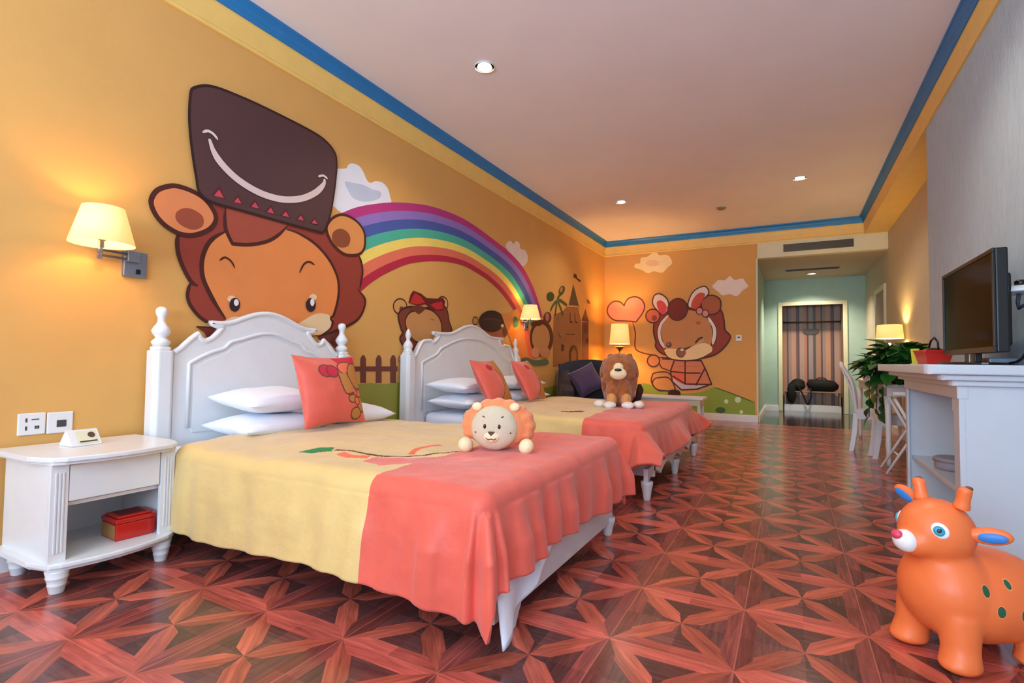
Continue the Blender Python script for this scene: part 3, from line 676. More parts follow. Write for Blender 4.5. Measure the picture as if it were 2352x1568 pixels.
  ('f',107,1,0,[-1617,1180,-1620,1171,-1628,1164,-1639,1160,-1651,1160,-1662,1164,-1670,1171,-1672,1180,-1670,1189,-1662,1196,-1651,1200,-1639,1200,-1628,1196,-1620,1189]),
  ('s',91,1,16,[-1610,1072,-1641,1056,-1676,1056,-1708,1071,-1730,1100,-1737,1135,-1730,1170,-1708,1199,-1676,1214,-1641,1214]),
  ('f',108,1,0,[-1819,1268,-1824,1247,-1837,1230,-1856,1220,-1878,1220,-1897,1230,-1910,1247,-1915,1268,-1910,1290,-1897,1307,-1878,1316,-1856,1316,-1837,1307,-1824,1289]),
  ('f',109,1,0,[-1857,1278,-1859,1270,-1864,1264,-1871,1261,-1879,1261,-1886,1264,-1891,1271,-1893,1279,-1891,1287,-1886,1293,-1879,1297,-1871,1297,-1864,1293,-1859,1287]),
  ('s',91,1,29,[-1426,1292,-1368,1366,-1302,1396]),
  ('s',110,1,26,[-1388,1286,-1283,1355]),
  ('f',111,1,0,[-1336,1640,-1339,1628,-1350,1619,-1365,1614,-1382,1614,-1398,1620,-1408,1630,-1412,1642,-1408,1654,-1397,1664,-1382,1669,-1365,1669,-1350,1663,-1339,1653]),
  ('f',112,1,0,[-2153,2055,-2122,2148,-2050,2180,-1958,2140,-1883,2043,-1877,1898,-1968,1797,-2070,1884,-2136,1970]),
  ('s',91,3,21,[-2153,2055,-2122,2148,-2050,2180,-1958,2140,-1883,2043,-1877,1898,-1968,1797,-2070,1884,-2136,1970]),
  ('f',113,1,0,[-2081,2010,-2040,2060,-1968,2036,-1907,1951,-1917,1858,-1978,1808,-2046,1883]),
  ('f',112,1,0,[-1535,1925,-1521,2067,-1434,2205,-1291,2269,-1221,2223,-1210,2133,-1320,2017,-1396,1900]),
  ('s',91,3,20,[-1535,1925,-1521,2067,-1434,2205,-1291,2269,-1221,2223,-1210,2133,-1320,2017,-1396,1900]),
  ('f',114,1,0,[-1492,1924,-1454,2064,-1357,2160,-1263,2131,-1320,1997,-1396,1890]),
  ('f',115,1,0,[-1556,1848,-1588,1771,-1645,1717,-1717,1696,-1790,1713,-1849,1765,-1882,1842,-1882,1928,-1849,2006,-1790,2060,-1717,2080,-1645,2061,-1588,2008,-1556,1932]),
  ('s',91,3,20,[-1556,1848,-1588,1771,-1645,1717,-1717,1696,-1790,1713,-1849,1765,-1882,1842,-1882,1928,-1849,2006,-1790,2060,-1717,2080,-1645,2061,-1588,2008,-1556,1932]),
  ('f',116,1,0,[-1301,1846,-1306,1820,-1321,1800,-1343,1789,-1366,1789,-1388,1802,-1402,1823,-1408,1850,-1402,1876,-1387,1896,-1366,1907,-1342,1906,-1321,1894,-1306,1872]),
  ('s',91,3,15,[-1301,1846,-1306,1820,-1321,1800,-1343,1789,-1366,1789,-1388,1802,-1402,1823,-1408,1850,-1402,1876,-1387,1896,-1366,1907,-1342,1906,-1321,1894,-1306,1872]),
  ('f',116,1,0,[-1207,1799,-1212,1773,-1227,1753,-1248,1742,-1272,1742,-1293,1755,-1307,1776,-1313,1802,-1307,1828,-1292,1849,-1271,1859,-1248,1859,-1227,1846,-1212,1825]),
  ('s',91,3,15,[-1207,1799,-1212,1773,-1227,1753,-1248,1742,-1272,1742,-1293,1755,-1307,1776,-1313,1802,-1307,1828,-1292,1849,-1271,1859,-1248,1859,-1227,1846,-1212,1825]),
 ],
}

pm = {}
def paint_mat(i):
    if i not in pm:
        pm[i] = mat('wall_paint_tone', PAINT_COLS[i], .65, var=.03, vscale=6)
    return pm[i]
def build_painting(name, wall, els, base, parent, label, step=.00028):
    b = B(); mats = []; mi = {}
    lay = base
    for kind, ci, fl, w, data in els:
        pts = [(data[i]/1000, data[i+1]/1000) for i in range(0, len(data), 2)]
        if ci not in mi: mi[ci] = len(mats); mats.append(paint_mat(ci))
        lay += step
        P = (lambda p, l=lay: (XL+l, p[0], p[1])) if wall == 'L' else (lambda p, l=lay: (p[0], YB-l, p[1]))
        sm = fl & 1; cl = bool(fl & 2)
        if kind == 'f':
            q = spline(pts, 5, True) if sm else [Vector(p) for p in pts]
            tri = tessellate_polygon([[Vector((p.x, p.y, 0)) for p in q]])
            b.add([P(p) for p in q], [tuple(t) for t in tri], mi[ci])
        elif kind == 'b':
            n = len(pts)//2
            A = spline(pts[:n], 5); Z = spline(pts[n:], 5)
            v = [P(p) for p in A]+[P(p) for p in Z]; n = len(A)
            b.add(v, [(i, i+1, n+i+1, n+i) for i in range(n-1)], mi[ci])
        else:
            q = spline(pts, 6, cl) if sm else [Vector(p) for p in pts]
            L = len(q); v = []
            for k, p in enumerate(q):
                if cl: d = q[(k+1) % L]-q[k-1]
                else: d = q[min(k+1, L-1)]-q[max(k-1, 0)]
                if d.length < 1e-9: d = Vector((1, 0))
                d.normalize(); nn = Vector((-d.y, d.x))
                t = 1
                if not cl and sm:
                    u = k/(L-1); t = min(1, .35+4*min(u, 1-u))
                hw = w/2000*t
                v += [P(p+nn*hw), P(p-nn*hw)]
            K = L if cl else L-1
            b.add(v, [(2*i, 2*i+1, 2*((i+1) % L)+1, 2*((i+1) % L)) for i in range(K)], mi[ci])
    me = bpy.data.meshes.new(name); me.from_pydata(b.v, [], b.f)
    for m in mats: me.materials.append(m)
    me.polygons.foreach_set('material_index', b.m); me.update()
    o = bpy.data.objects.new(name, me); C.objects.link(o); o.parent = parent; o['label'] = label
    return o
PLAB = {('painted_cloud', 'L'): 'painted white cloud beside the brown hat', ('painted_cloud_small', 'L'): 'small painted white cloud on the rainbow arc', ('painted_grass', 'L'): 'painted olive green grass low on the left wall',
        ('painted_rainbow', 'L'): 'painted rainbow arch', ('painted_lion', 'L'): 'big painted brown-maned cartoon lion face', ('painted_cub', 'L'): 'painted cub with red bow',
        ('painted_friends', 'L'): 'painted dark-hatted figure, orange board and cub', ('painted_palm', 'L'): 'painted green palm', ('painted_castle', 'L'): 'painted brown castle with pointed roofs',
        ('painted_fence', 'L'): 'painted brown picket fence', ('painted_cloud', 'B'): 'painted cream cloud', ('painted_cloud_small', 'B'): 'painted white cloud near the corner',
        ('painted_grass', 'B'): 'painted green hill', ('painted_cub', 'B'): 'painted cub in bunny-ear headband holding a pink heart balloon'}
BASE = {'painted_cloud': .0006, 'painted_grass': .0006, 'painted_rainbow': .0024, 'painted_lion': .0052, 'painted_cloud_small': .0008, 'painted_fence': .0016, 'painted_cub': .003, 'painted_friends': .006, 'painted_palm': .0035, 'painted_castle': .0008}
lion_obj = None
for (nm, wl), els in PAINTINGS.items():
    if nm == 'painted_hat':
        build_painting('painted_hat', wl, els, .0158, lion_obj, 'painted dark brown top hat with a white smile')
        continue
    o = build_painting(nm.replace('_small', ''), wl, els, BASE[nm], wall_left if wl == 'L' else wall_back, PLAB[(nm, wl)])
    if nm == 'painted_lion': lion_obj = o

# ------------------------------------------------------------------ ceiling fittings
def downlight(loc, label, e=58):
    t = thing('downlight', label, 'ceiling light', loc, 0, 'recessed downlights')
    obj('trim_ring', B().lathe([(.075, -.012), (.075, 0), (.052, 0), (.050, -.012), (.062, -.016)], 28, cap=False), 'white', t, True)
    obj('lamp', B().lathe([(.001, -.006), (.052, -.006), (.052, -.001), (.001, -.001)], 24), 'bulbglow', t, label='glowing lamp disc')
    light('SPOT', 'downlight_beam', (0, 0, -.03), e, (1, .84, .66), .05, t, spot_size=2.3, spot_blend=.8)
    return t
downlight((-2.037, 3.289, ZC), 'round recessed ceiling light nearest the camera, over the near bed')
downlight((-2.06, 7.01, ZC), 'far left recessed ceiling light above the wall cartoon corner')
downlight((.126, 7.04, ZC), 'far right recessed ceiling light above the aisle')
downlight((.126, 3.289, ZC), 'round recessed ceiling light just above the photo, over the aisle')
downlight((-2.037, -.43, ZC), 'recessed ceiling light behind the camera on the bed side', 10)
downlight((.126, -.43, ZC), 'recessed ceiling light behind the camera on the aisle side')
downlight((.38, 11.25, ZH), 'small recessed light in the low hall ceiling by the closet', 190)
t = thing('smoke_detector', 'small round brownish detector on ceiling between two far downlights', 'smoke detector', (-.848, 7.898, ZC))
obj('body', B().lathe([(.06, 0), (.06, -.015), (.045, -.03), (.02, -.034), (.001, -.034)], 24, cap=False), 'doorwood', t, True)
obj('ring', B().lathe([(.075, 0), (.075, -.006), (.06, -.006), (.06, 0)], 24, cap=False), 'cream', t, True)
t = thing('air_vent', 'long dark air vent slot in the cream bulkhead over the hall', 'air vent', (.40, YB-.012, 2.81))
obj('frame', B().box(-.49, .49, -.008, 0, .062, .076).box(-.49, .49, -.008, 0, -.076, -.062).box(-.49, -.474, -.008, 0, -.062, .062).box(.474, .49, -.008, 0, -.062, .062), 'cream', t)
obj('backing', B().box(-.474, .474, -.003, 0, -.062, .062), 'darkmetal', t)
for k in range(6):
    z = -.05+.02*k
    obj('slat', B().box(-.474, .474, -.008, -.003, z-.003, z+.003), 'darkmetal', t)
t = thing('ceiling_grille', 'thin dark bar grille on the hall ceiling before the light', 'air vent', (.37, 10.72, ZH))
obj('bar', B().box(-.42, .42, -.05, .05, -.014, 0), 'black', t)
obj('slat', B().box(-.40, .40, -.03, -.02, -.02, -.014), 'darkmetal', t); obj('slat', B().box(-.40, .40, .02, .03, -.02, -.014), 'darkmetal', t)
t = thing('sprinkler', 'small white knob with dark hook on right blue cornice', 'sprinkler', (XR-.024, 3.72, 3.07))
obj('knob', B().ell((0, 0, 0), (.018, .018, .018)), 'cream', t, True)
obj('hook', B().tube([(-.005, 0, .01), (-.03, 0, .035), (-.06, 0, .04), (-.085, .005, .05)], .005), 'black', t, True)

# ------------------------------------------------------------------ wall plates
def plate(name, label, cat, loc, wall, holes):
    t = thing(name, label, cat, loc, 0)
    if wall == 'L':
        obj('faceplate', B().box(0, .009, -.044, .044, -.044, .044), 'switchwhite', t, bevel=.004)
        for (y, z, sy, sz) in holes: obj('slot', B().box(.009, .0105, y-sy, y+sy, z-sz, z+sz), 'slot', t)
    else:
        obj('faceplate', B().box(-.044, .044, -.009, 0, -.044, .044), 'switchwhite', t, bevel=.004)
        for (y, z, sy, sz) in holes: obj('slot', B().box(y-sy, y+sy, -.0105, -.009, z-sz, z+sz), 'slot', t)
    t.scale = (1, 1.13, 1.13)
    return t
plate('wall_socket', 'white power socket with dark slots above nightstand, left of the pair', 'socket', (XL, 1.046, .638), 'L', [(-.018, .016, .003, .008), (-.018, -.016, .003, .008), (.012, -.014, .003, .006), (.02, -.014, .003, .006), (.01, .018, .012, .002)])
plate('network_socket', 'white data socket plate above nightstand, right of the pair', 'socket', (XL, 1.150, .635), 'L', [(.004, -.004, .016, .014)])
plate('thermostat', 'small pale wall plate on orange wall right of painted cub', 'thermostat', (-.738, YB, 1.377), 'B', [(0, .01, .02, .01)])

# ------------------------------------------------------------------ sconces on the left wall
def sconce(loc, label):
    t = thing('wall_sconce', label, 'wall lamp', loc, 0, 'swing-arm wall sconces')
    pl = obj('wall_plate', B().box(0, .022, -.055, .055, -.068, .068), 'metal', t, bevel=.004, label='blue-grey steel plate')
    obj('socket_block', B().box(.022, .05, -.05, .012, .006, .062), 'metal', pl, bevel=.003)
    obj('switch', B().box(.022, .028, .002, .022, -.05, -.026), 'black', pl)
    a = B(); a.tube([(.04, -.02, .045), (.04, -.17, .045), (.14, -.21, .045)], .006); a.tube([(.04, -.02, .018), (.04, -.17, .018), (.14, -.21, .018)], .006)
    a.lathe([(.012, .0), (.012, .07)], 14, (.04, -.17, 0)); a.lathe([(.012, .0), (.012, .06)], 14, (.14, -.21, .005))
    obj('arm', a, 'metal', t, True)
    obj('lamp_holder', B().lathe([(.008, 0), (.008, .03), (.034, .05), (.036, .06), (.022, .062), (.022, .11)], 18, (.18, -.22, .03)).tube([(.14, -.21, .04), (.18, -.22, .04)], .006), 'metal', t, True)
    obj('lamp_shade', B().lathe([(.128, .046), (.130, .046), (.083, .222), (.081, .222)], 40, (.18, -.22, 0), cap=False), 'shade', t, True, label='glowing cream lamp shade')
    light('POINT', 'bulb', (.18, -.22, .14), 8, (1, .62, .26), .03, t)
    return t
s1 = sconce((XL, 1.435, 1.435), 'lit wall lamp above nightstand at the left edge of the photo')
s2 = sconce((XL, 6.03, 1.435), 'lit wall lamp at the foot of the rainbow, beyond the far bed')
# shade lamp at the corner behind the plush lion
t = thing('corner_lamp', 'lit floor lamp with cream shade in the far corner behind plush lion', 'floor lamp', (-2.62, 8.85, 0))
obj('base', B().lathe([(.14, 0), (.14, .02), (.03, .035), (.012, .05)], 24), 'darkmetal', t, True)
obj('pole', B().lathe([(.011, .04), (.011, 1.16)], 12), 'darkmetal', t, True)
obj('lamp_holder', B().lathe([(.011, 1.14), (.02, 1.16), (.075, 1.21), (.08, 1.225), (.04, 1.23)], 20), 'darkmetal', t, True)
obj('lamp_shade', B().lathe([(.175, 1.27), (.177, 1.27), (.145, 1.62), (.143, 1.62)], 40, cap=False), 'shade', t, True, label='glowing cream lamp shade')
light('POINT', 'bulb', (0, 0, 1.45), 42, (1, .60, .22), .04, t)
# ------------------------------------------------------------------ nightstand
def taper_leg(h, r):
    return [(r*.62, 0), (r*.66, h*.04), (r*.80, h*.34), (r*.86, h*.38), (r*.80, h*.42), (r*.95, h*.66), (r*1.02, h*.70), (r*.95, h*.74), (r*1.08, h*.98), (r*1.08, h)]
t = thing('nightstand', 'white nightstand with drawer and open shelf at the left edge', 'nightstand', (-2.79, 1.19, 0))
X0, X1, Y0, Y1 = -.225, .205, -.235, .235     # carcass
def topline(g):
    pts = [(-.235, -.262-g), (.09, -.262-g), (.10, -.262-g), (.14, -.25-g), (.175, -.262-g+.02), (.215+g*.5, -.235), (.235+g, -.20), (.245+g, -.16), (.262+g, -.08), (.268+g, 0), (.262+g, .08), (.245+g, .16), (.235+g, .20), (.215+g*.5, .235), (.175, .262+g-.02), (.14, .25+g), (.10, .262+g), (-.235, .262+g)]
    return pts
tp = B(); tp.prism(topline(.0), .512, .525, 'z'); tp.prism(topline(.014), .525, .545, 'z')
obj('tabletop', tp, 'white', t, bevel=.005, seg=3)
obj('side_panel', B().box(X0, X1-.02, Y0, Y0+.02, .125, .512), 'white', t)
obj('side_panel', B().box(X0, X1-.02, Y1-.02, Y1, .125, .512), 'white', t)
obj('back_panel', B().box(X0, X0+.012, Y0+.02, Y1-.02, .125, .512), 'white', t)
obj('shelf_panel', B().box(X0+.012, X1-.03, Y0+.02, Y1-.02, .335, .35), 'white', t)
for s in (-1, 1):
    p = B(); y = s*.205
    p.box(X1-.02, X1, y-.03, y+.03, .125, .512)
    for k in (-.012, 0, .012): p.box(X1, X1+.004, y+k-.0035, y+k+.0035, .16, .48)
    obj('pilaster', p, 'white', t, bevel=.0015)
dr = obj('drawer', B().box(X1-.16, X1-.012, -.172, .172, .357, .505), 'white', t, bevel=.003)
obj('drawer_front', B().box(X1-.012, X1-.002, -.172, .172, .357, .505), 'white', dr, bevel=.004)
bs = B(); bs.prism(topline(-.012), .09, .105, 'z'); bs.prism(topline(.004), .105, .125, 'z')
obj('base_plinth', bs, 'white', t, bevel=.005)
for x in (-.17, .19):
    for y in (-.195, .195):
        obj('leg', B().lathe(taper_leg(.09, .038), 20, (x, y, 0)), 'white', t, True)
t = thing('tin_box', 'shiny red box with dark lid panel on the nightstand shelf', 'box', (-2.715, 1.30, .126), -.06)
obj('body', B().box(-.075, .075, -.078, .078, 0, .072), 'red', t, bevel=.004)
obj('lid', B().box(-.078, .078, -.081, .081, .074, .094).box(-.066, .066, -.07, .07, .094, .104), 'red', t, bevel=.006)
obj('lid_panel', B().box(-.048, .048, -.052, .052, .104, .1055), 'darkred', t, label='dark red lid panel')
obj('end_panel', B().box(-.062, .062, -.0795, -.078, .008, .066), 'gold', t, label='tan end panel')
t = thing('tent_card', 'small white folded card stand on top of the nightstand', 'card', (-2.86, 1.16, .546), .1)
obj('card', B().prism([(-.052, 0), (.052, 0), (.006, .068), (-.006, .068)], -.06, .06, 'y'), 'switchwhite', t, bevel=.002)
fc = B(); n_ = Vector((.068, 0, .046)).normalized()
def onslope(y, s): return Vector((.052-.046*s, y, .068*s))+n_*.0015
fc.add([onslope(y, s) for y, s in ((-.03, .12), (.05, .12), (.05, .9), (-.03, .9))], [(0, 1, 2, 3)])
obj('printed_face', fc, 'cream', t)
fc = B(); fc.add([onslope(.028+.015*math.cos(a*.5236), .62+.18*math.sin(a*.5236))+n_*.001 for a in range(12)], [tuple(range(12))])
obj('printed_mark', fc, 'thread', t)
fc = B(); fc.add([onslope(y, s)+n_*.001 for y, s in ((-.025, .2), (.045, .2), (.045, .28), (-.025, .28))], [(0, 1, 2, 3)])
obj('printed_line', fc, 'thread', t)

# ------------------------------------------------------------------ beds
def make_bed(label, yl, yr, xf, prof, inner, pw, ztop, finial, legs, apron, my):
    """yl / yr: post centres; prof/inner: left half outline (y, z) up to the centre"""
    t = thing('bed', label, 'bed', (0, 0, 0))
    yc = (yl+yr)/2
    full = lambda P: P+[(2*yc-y, z) for y, z in reversed(P)]
    q = spline(full(prof), 5)
    x0, x1 = -3.005, -2.955
    pts = [(p.x, p.y) for p in q]
    hb = B().prism([(pts[0][0], .12)]+pts+[(pts[-1][0], .12)], x0, x1, 'x')
    h = obj('headboard', hb, 'white', t)
    obj('cap_moulding', B().tube([(x1-.005, p.x, p.y) for p in q], .016, 10), 'white', h, True)
    qi = spline(full(inner), 5); ip = [(p.x, p.y) for p in qi]
    obj('panel_moulding', B().tube([(x1+.002, p[0], p[1]) for p in ip], .011, 8), 'white', h, True)
    cy = yc
    ins = [(yc+(p[0]-yc)*.95, p[1]-.03) for p in ip]
    obj('raised_panel', B().prism(ins, x1, x1+.006, 'x'), 'white', h, bevel=.003)
    for y in (yl, yr):
        a = pw/2; c = a*.6
        o_ = [(a, c), (c, a), (-c, a), (-a, c), (-a, -c), (-c, -a), (c, -a), (a, -c)]
        p = B(); xc = -2.975
        sq = [(xc+u, y+v) for u, v in o_]
        p.prism(sq, 0, ztop, 'z')
        p.prism([(xc+u*.8, y+v*.8) for u, v in o_], ztop, ztop+.02, 'z')
        po = obj('bed_post', p, 'white', t, bevel=.006)
        obj('finial', B().lathe([(r, z+ztop+.02) for r, z in finial], 22, (xc, y, 0)), 'white', po, True)
    for s, y in ((-1, my[0]+.03), (1, my[1]-.03)):
        obj('side_rail', B().box(-2.95, xf, y-.02, y+.02, .13, .29), 'white', t, bevel=.004)
    if apron:
        P = [(yl, .22), (yl, .12)]
        n = 5; L = yr-yl
        for k in range(n):
            a0 = yl+L*k/n; 
            for j in range(1, 9):
                P.append((a0+L/n*j/9, .12+.055*math.sin(PI*j/9)))
            P.append((yl+L*(k+1)/n, .12))
        P += [(yr, .22)]
        obj('foot_rail', B().prism(P, xf-.03, xf, 'x'), 'white', t)
    else:
        obj('foot_rail', B().box(xf-.03, xf, yl-.03, yr, .07, .27), 'white', t, bevel=.006)
    for (x, y, h_) in legs:
        obj('leg', B().lathe([(.022, 0), (.024, .01), (.034, h_*.6), (.040, h_*.8), (.042, h_)], 18, (x, y, 0)), 'white', t, True)
    mt = B()
    obj('mattress', B().box(-2.94, xf-.06, my[0]+.02, my[1]-.02, .25, .472), 'linen', t, bevel=.05, seg=4)
    return t
F1 = [(.036, 0), (.040, .012), (.046, .022), (.040, .034), (.030, .042), (.026, .05), (.040, .068), (.046, .085), (.036, .105), (.022, .125), (.018, .14), (.019, .158), (.026, .172), (.029, .188), (.026, .204), (.012, .214), (.001, .216)]
F2 = [(.040, 0), (.046, .012), (.034, .024), (.040, .045), (.044, .06), (.034, .085), (.018, .105), (.015, .115), (.024, .14), (.026, .16), (.018, .185), (.008, .205), (.001, .21)]
P1 = [(1.605, .975), (1.635, .995), (1.668, 1.028), (1.70, 1.058), (1.732, 1.084), (1.732, 1.084), (1.745, 1.06), (1.772, 1.046), (1.80, 1.054), (1.83, 1.076), (1.862, 1.112), (1.872, 1.13), (1.84, 1.136), (1.80, 1.150), (1.80, 1.150), (1.876, 1.152), (1.94, 1.165), (2.0, 1.190), (2.06, 1.213), (2.12, 1.229), (2.18, 1.235)]
I1 = [(1.684, .56), (1.684, .915), (1.684, .915), (1.75, .953), (1.82, .985), (1.885, 1.006), (1.925, 1.043), (1.99, 1.062), (2.07, 1.088), (2.13, 1.103), (2.18, 1.106)]
bed1 = make_bed('near white bed with turned finials below the big hat-wearing lion', 1.545, 2.815, -.87, P1, I1, .105, .985, F1, [(-.89, 1.66, .10), (-.89, 2.79, .10)], False, (1.53, 2.83))
P2 = [(3.64, .97), (3.68, 1.0), (3.72, 1.06), (3.771, 1.118), (3.84, 1.13), (3.899, 1.134), (3.899, 1.134), (3.92, 1.118), (3.955, 1.125), (4.0, 1.16), (4.02, 1.185), (3.97, 1.195), (3.921, 1.208), (3.921, 1.208), (4.02, 1.206), (4.13, 1.209), (4.228, 1.218), (4.33, 1.25), (4.435, 1.288), (4.52, 1.308), (4.60, 1.316)]
I2 = [(3.76, .5), (3.76, .93), (3.76, .93), (3.86, .965), (3.98, 1.01), (4.04, 1.06), (4.15, 1.10), (4.28, 1.14), (4.42, 1.17), (4.60, 1.18)]
bed2 = make_bed('far wide white bed with pointed finials, plush lion on it', 3.585, 5.615, -.86, P2, I2, .115, .995, F2, [(-.875, 3.62, .13), (-.875, 5.58, .13), (-.875, 4.6, .13)], True, (3.76, 5.66))

# ------------------------------------------------------------------ duvets
def in_poly(p, poly):
    x, y = p; r = False; n = len(poly)
    for i in range(n):
        x1, y1 = poly[i]; x2, y2 = poly[i-1]
        if (y1 > y) != (y2 > y) and x < (x2-x1)*(y-y1)/(y2-y1)+x1: r = not r
    return r
def make_duvet(label, xh, xf, yn, yf, zt, dn, df, dfoot, flare, xseam, motif, seed, fold=1, nx=150, ny=170):
    L = xf-xh; Wd = yf-yn; r = .07
    ra = r*PI/2
    b = B(); idx = {}
    smin, smax, tmax = -dn, Wd+df, L+dfoot
    rnd = random.Random(seed)
    ph = [rnd.uniform(0, 6.28) for _ in range(8)]
    for i in range(nx+1):
        for j in range(ny+1):
            t = tmax*i/nx; s = smin+(smax-smin)*j/ny
            oy = -s if s < 0 else (s-Wd if s > Wd else 0)
            sg = -1 if s < 0 else 1
            ox = max(0, t-L)
            bx = min(t, L); by = min(max(s, 0), Wd)
            d = (ox**4+oy**4)**.25
            dx, dy = (0, 0)
            if d > 1e-9:
                hh = math.hypot(ox, oy); dx, dy = ox/hh, oy/hh*sg
            th = math.atan2(ox, oy) if d > 0 else 0
            if ox == 0: along = t
            elif oy == 0: along = L+.55+(s if sg < 0 or s < Wd else s)
            else: along = L+.55*th/(PI/2) if s < 0 else L+.55+Wd+.55*(1-th/(PI/2))
            out = down = 0
            if d <= ra:
                a = d/r; out = r*math.sin(a); down = r*(1-math.cos(a))
            else:
                rest = d-ra
                fx = flare*(.25+.75*min(1, t/max(.01, .5*L)))
                rip = .5+.5*math.sin(along*21+ph[0])*math.sin(along*8.3+ph[1])
                corner = min(1, 4*ox*oy/(ox*ox+oy*oy+1e-9)) if ox > 0 and oy > 0 else 0
                foot = 1 if ox > 0 else 0
                near_c = max(0, min(1, (t-.72*L)/(.28*L))) if not foot else 1
                amp = fold*(.012+.016*near_c+.012*corner)
                fl = fx*(.75+.5*math.sin(along*5+ph[2]))*(1+.35*corner)
                w1 = math.sin(along*34+ph[3]+d*3+1.5*math.sin(along*5)); w2 = math.sin(along*15+ph[4]-d*2)
                out = r+rest*math.sin(fl)+amp*min(1, (rest+.03)/.16)*(1.0+(abs(w1)**.7*(1 if w1 > 0 else -1))*.6+w2*.6)
                down = r+rest*math.cos(fl)
                down *= 1+.05*math.sin(along*4.1+ph[5])
            x = xh+bx+dx*out; y = yn+by+dy*out; z = zt-down
            wt = max(0, 1-down/r); wt = wt*wt*(3-2*wt)
            e = min(1, min(by, Wd-by, L-bx)/.2)
            z += wt*(.014*noise.noise((x*2.4, y*2.4, seed))+.006*noise.noise((x*6, y*8, seed+3))+.003*noise.noise((x*14, y*17, seed+8))+.012*e)
            ny_ = .010*noise.noise((x*4+9, y*4, z*4+seed))+.005*noise.noise((x*11+9, y*9, z*9+seed)); nx_ = .006*noise.noise((x*5, y*5, z*5+seed))
            y += (1-wt)*ny_; x += (1-wt)*nx_
            b.v.append((x, y, max(.018, z)))
    def cmat(t, s):
        x = xh+t
        for poly, mi in motif:
            if in_poly((x, yn+s), poly): return mi
        return 0 if x < xseam+.008*math.sin(s*7) else 1
    for i in range(nx):
        for j in range(ny):
            k = i*(ny+1)+j
            b.f.append((k, k+1, k+ny+2, k+ny+1))
            b.m.append(cmat(tmax*(i+.5)/nx, smin+(smax-smin)*(j+.5)/ny))
    o = obj('duvet', b, ['goldcloth', 'coralcloth', 'embgreen', 'embline', 'embcoral', 'embtan'], None, True, solid=.016)
    tag(o, label, 'duvet')
    return o
def band(pts, w):
    q = spline(pts, 6); Lp = []; Rp = []
    for k, p in enumerate(q):
        d = q[min(k+1, len(q)-1)]-q[max(k-1, 0)]; d.normalize(); n = Vector((-d.y, d.x))
        Lp.append(tuple(p+n*w)); Rp.append(tuple(p-n*w))
    return Lp+Rp[::-1]
def pl(c, r, n=16): return [(c[0]+r[0]*math.cos(2*PI*k/n), c[1]+r[1]*math.sin(2*PI*k/n)) for k in range(n)]
mot1 = [([(-1.95, 1.60), (-1.86, 1.60), (-1.80, 1.66), (-1.84, 1.72), (-1.92, 1.70)], 2),
        (band([(-1.80, 1.68), (-1.72, 1.72), (-1.62, 1.70), (-1.54, 1.72), (-1.46, 1.80), (-1.40, 1.92), (-1.36, 2.02)], .012), 3),
        (band([(-1.75, 1.66), (-1.66, 1.64), (-1.58, 1.66)], .02), 4),
        (band([(-1.50, 1.84), (-1.56, 1.98), (-1.52, 2.10)], .016), 4),
        ([(-1.56, 1.60), (-1.44, 1.58), (-1.34, 1.66), (-1.34, 1.9), (-1.42, 1.74), (-1.56, 1.68)], 1)]
make_duvet('gold and coral satin duvet on the near bed, under the round plush', -2.60, -.92, 1.50, 2.86, .525, .425, .40, .345, .10, -1.35, mot1, 3, .8, 270, 290)
mot2 = [(band([(-1.68, 4.0), (-1.58, 4.05), (-1.50, 4.04)], .03), 3)]
make_duvet('gold and coral satin duvet on the far bed, under the plush lion', -2.42, -.97, 3.72, 5.70, .53, .41, .36, .33, .58, -1.36, mot2, 11, .3)
# white sheet corner hanging out below the near duvet at the foot
b = B(); n = 14
c00, c10, c01, c11 = Vector((-.86, 1.47, .33)), Vector((-.84, 1.98, .24)), Vector((-.815, 1.455, .035)), Vector((-.845, 1.80, .16))
for i in range(n+1):
    for j in range(n+1):
        u, v = i/n, j/n
        p = (c00*(1-u)+c10*u)*(1-v)+(c01*(1-u)+c11*u)*v
        p.x += .018*math.sin(u*9+.6)*v
        b.v.append(p)
for i in range(n):
    for j in range(n):
        k = i*(n+1)+j; b.f.append((k, k+1, k+n+2, k+n+1)); b.m.append(0)
tag(obj('bed_sheet', b, 'linen', None, True, solid=.006), 'white sheet corner hanging below the coral duvet at the near bed foot', 'sheet')

# ------------------------------------------------------------------ pillows and cushions
def pillow_mesh(a, bb, T, n=26, pw=2.6, pinch=.07, seed=0, wr=.006):
    b = B()
    for side in (1, -1):
        o = len(b.v)
        for i in range(n+1):
            for j in range(n+1):
                u = -1+2*i/n; v = -1+2*j/n
                x = a*u*(1-pinch*(1-v*v)*abs(u)); y = bb*v*(1-pinch*(1-u*u)*abs(v))
                h = max(0, 1-abs(u)**pw)**.55*max(0, 1-abs(v)**pw)**.55
                z = side*T*h+side*h*wr*noise.noise((x*9, y*9, seed+side*5))
                b.v.append((x, y, z))
        for i in range(n):
            for j in range(n):
                k = o+i*(n+1)+j; b.f.append((k, k+1, k+n+2, k+n+1)); b.m.append(0)
    return b
def weld(o):
    bm = bmesh.new(); bm.from_mesh(o.data); bmesh.ops.remove_doubles(bm, verts=bm.verts, dist=.0004)
    bmesh.ops.recalc_face_normals(bm, faces=bm.faces); bm.to_mesh(o.data); bm.free()
    o.data.polygons.foreach_set('use_smooth', [True]*len(o.data.polygons))
    return o
def place(o, loc, rot):
    o.location = loc; o.rotation_euler = rot; return o
G1 = 'white pillows on the near bed'; G2 = 'white pillows on the far bed'
def pillow(label, loc, rot, dims, seed, group):
    o = weld(obj('pillow', pillow_mesh(dims[0], dims[1], dims[2], seed=seed), 'linen', None, True))
    place(o, loc, rot); tag(o, label, 'pillow', group); return o
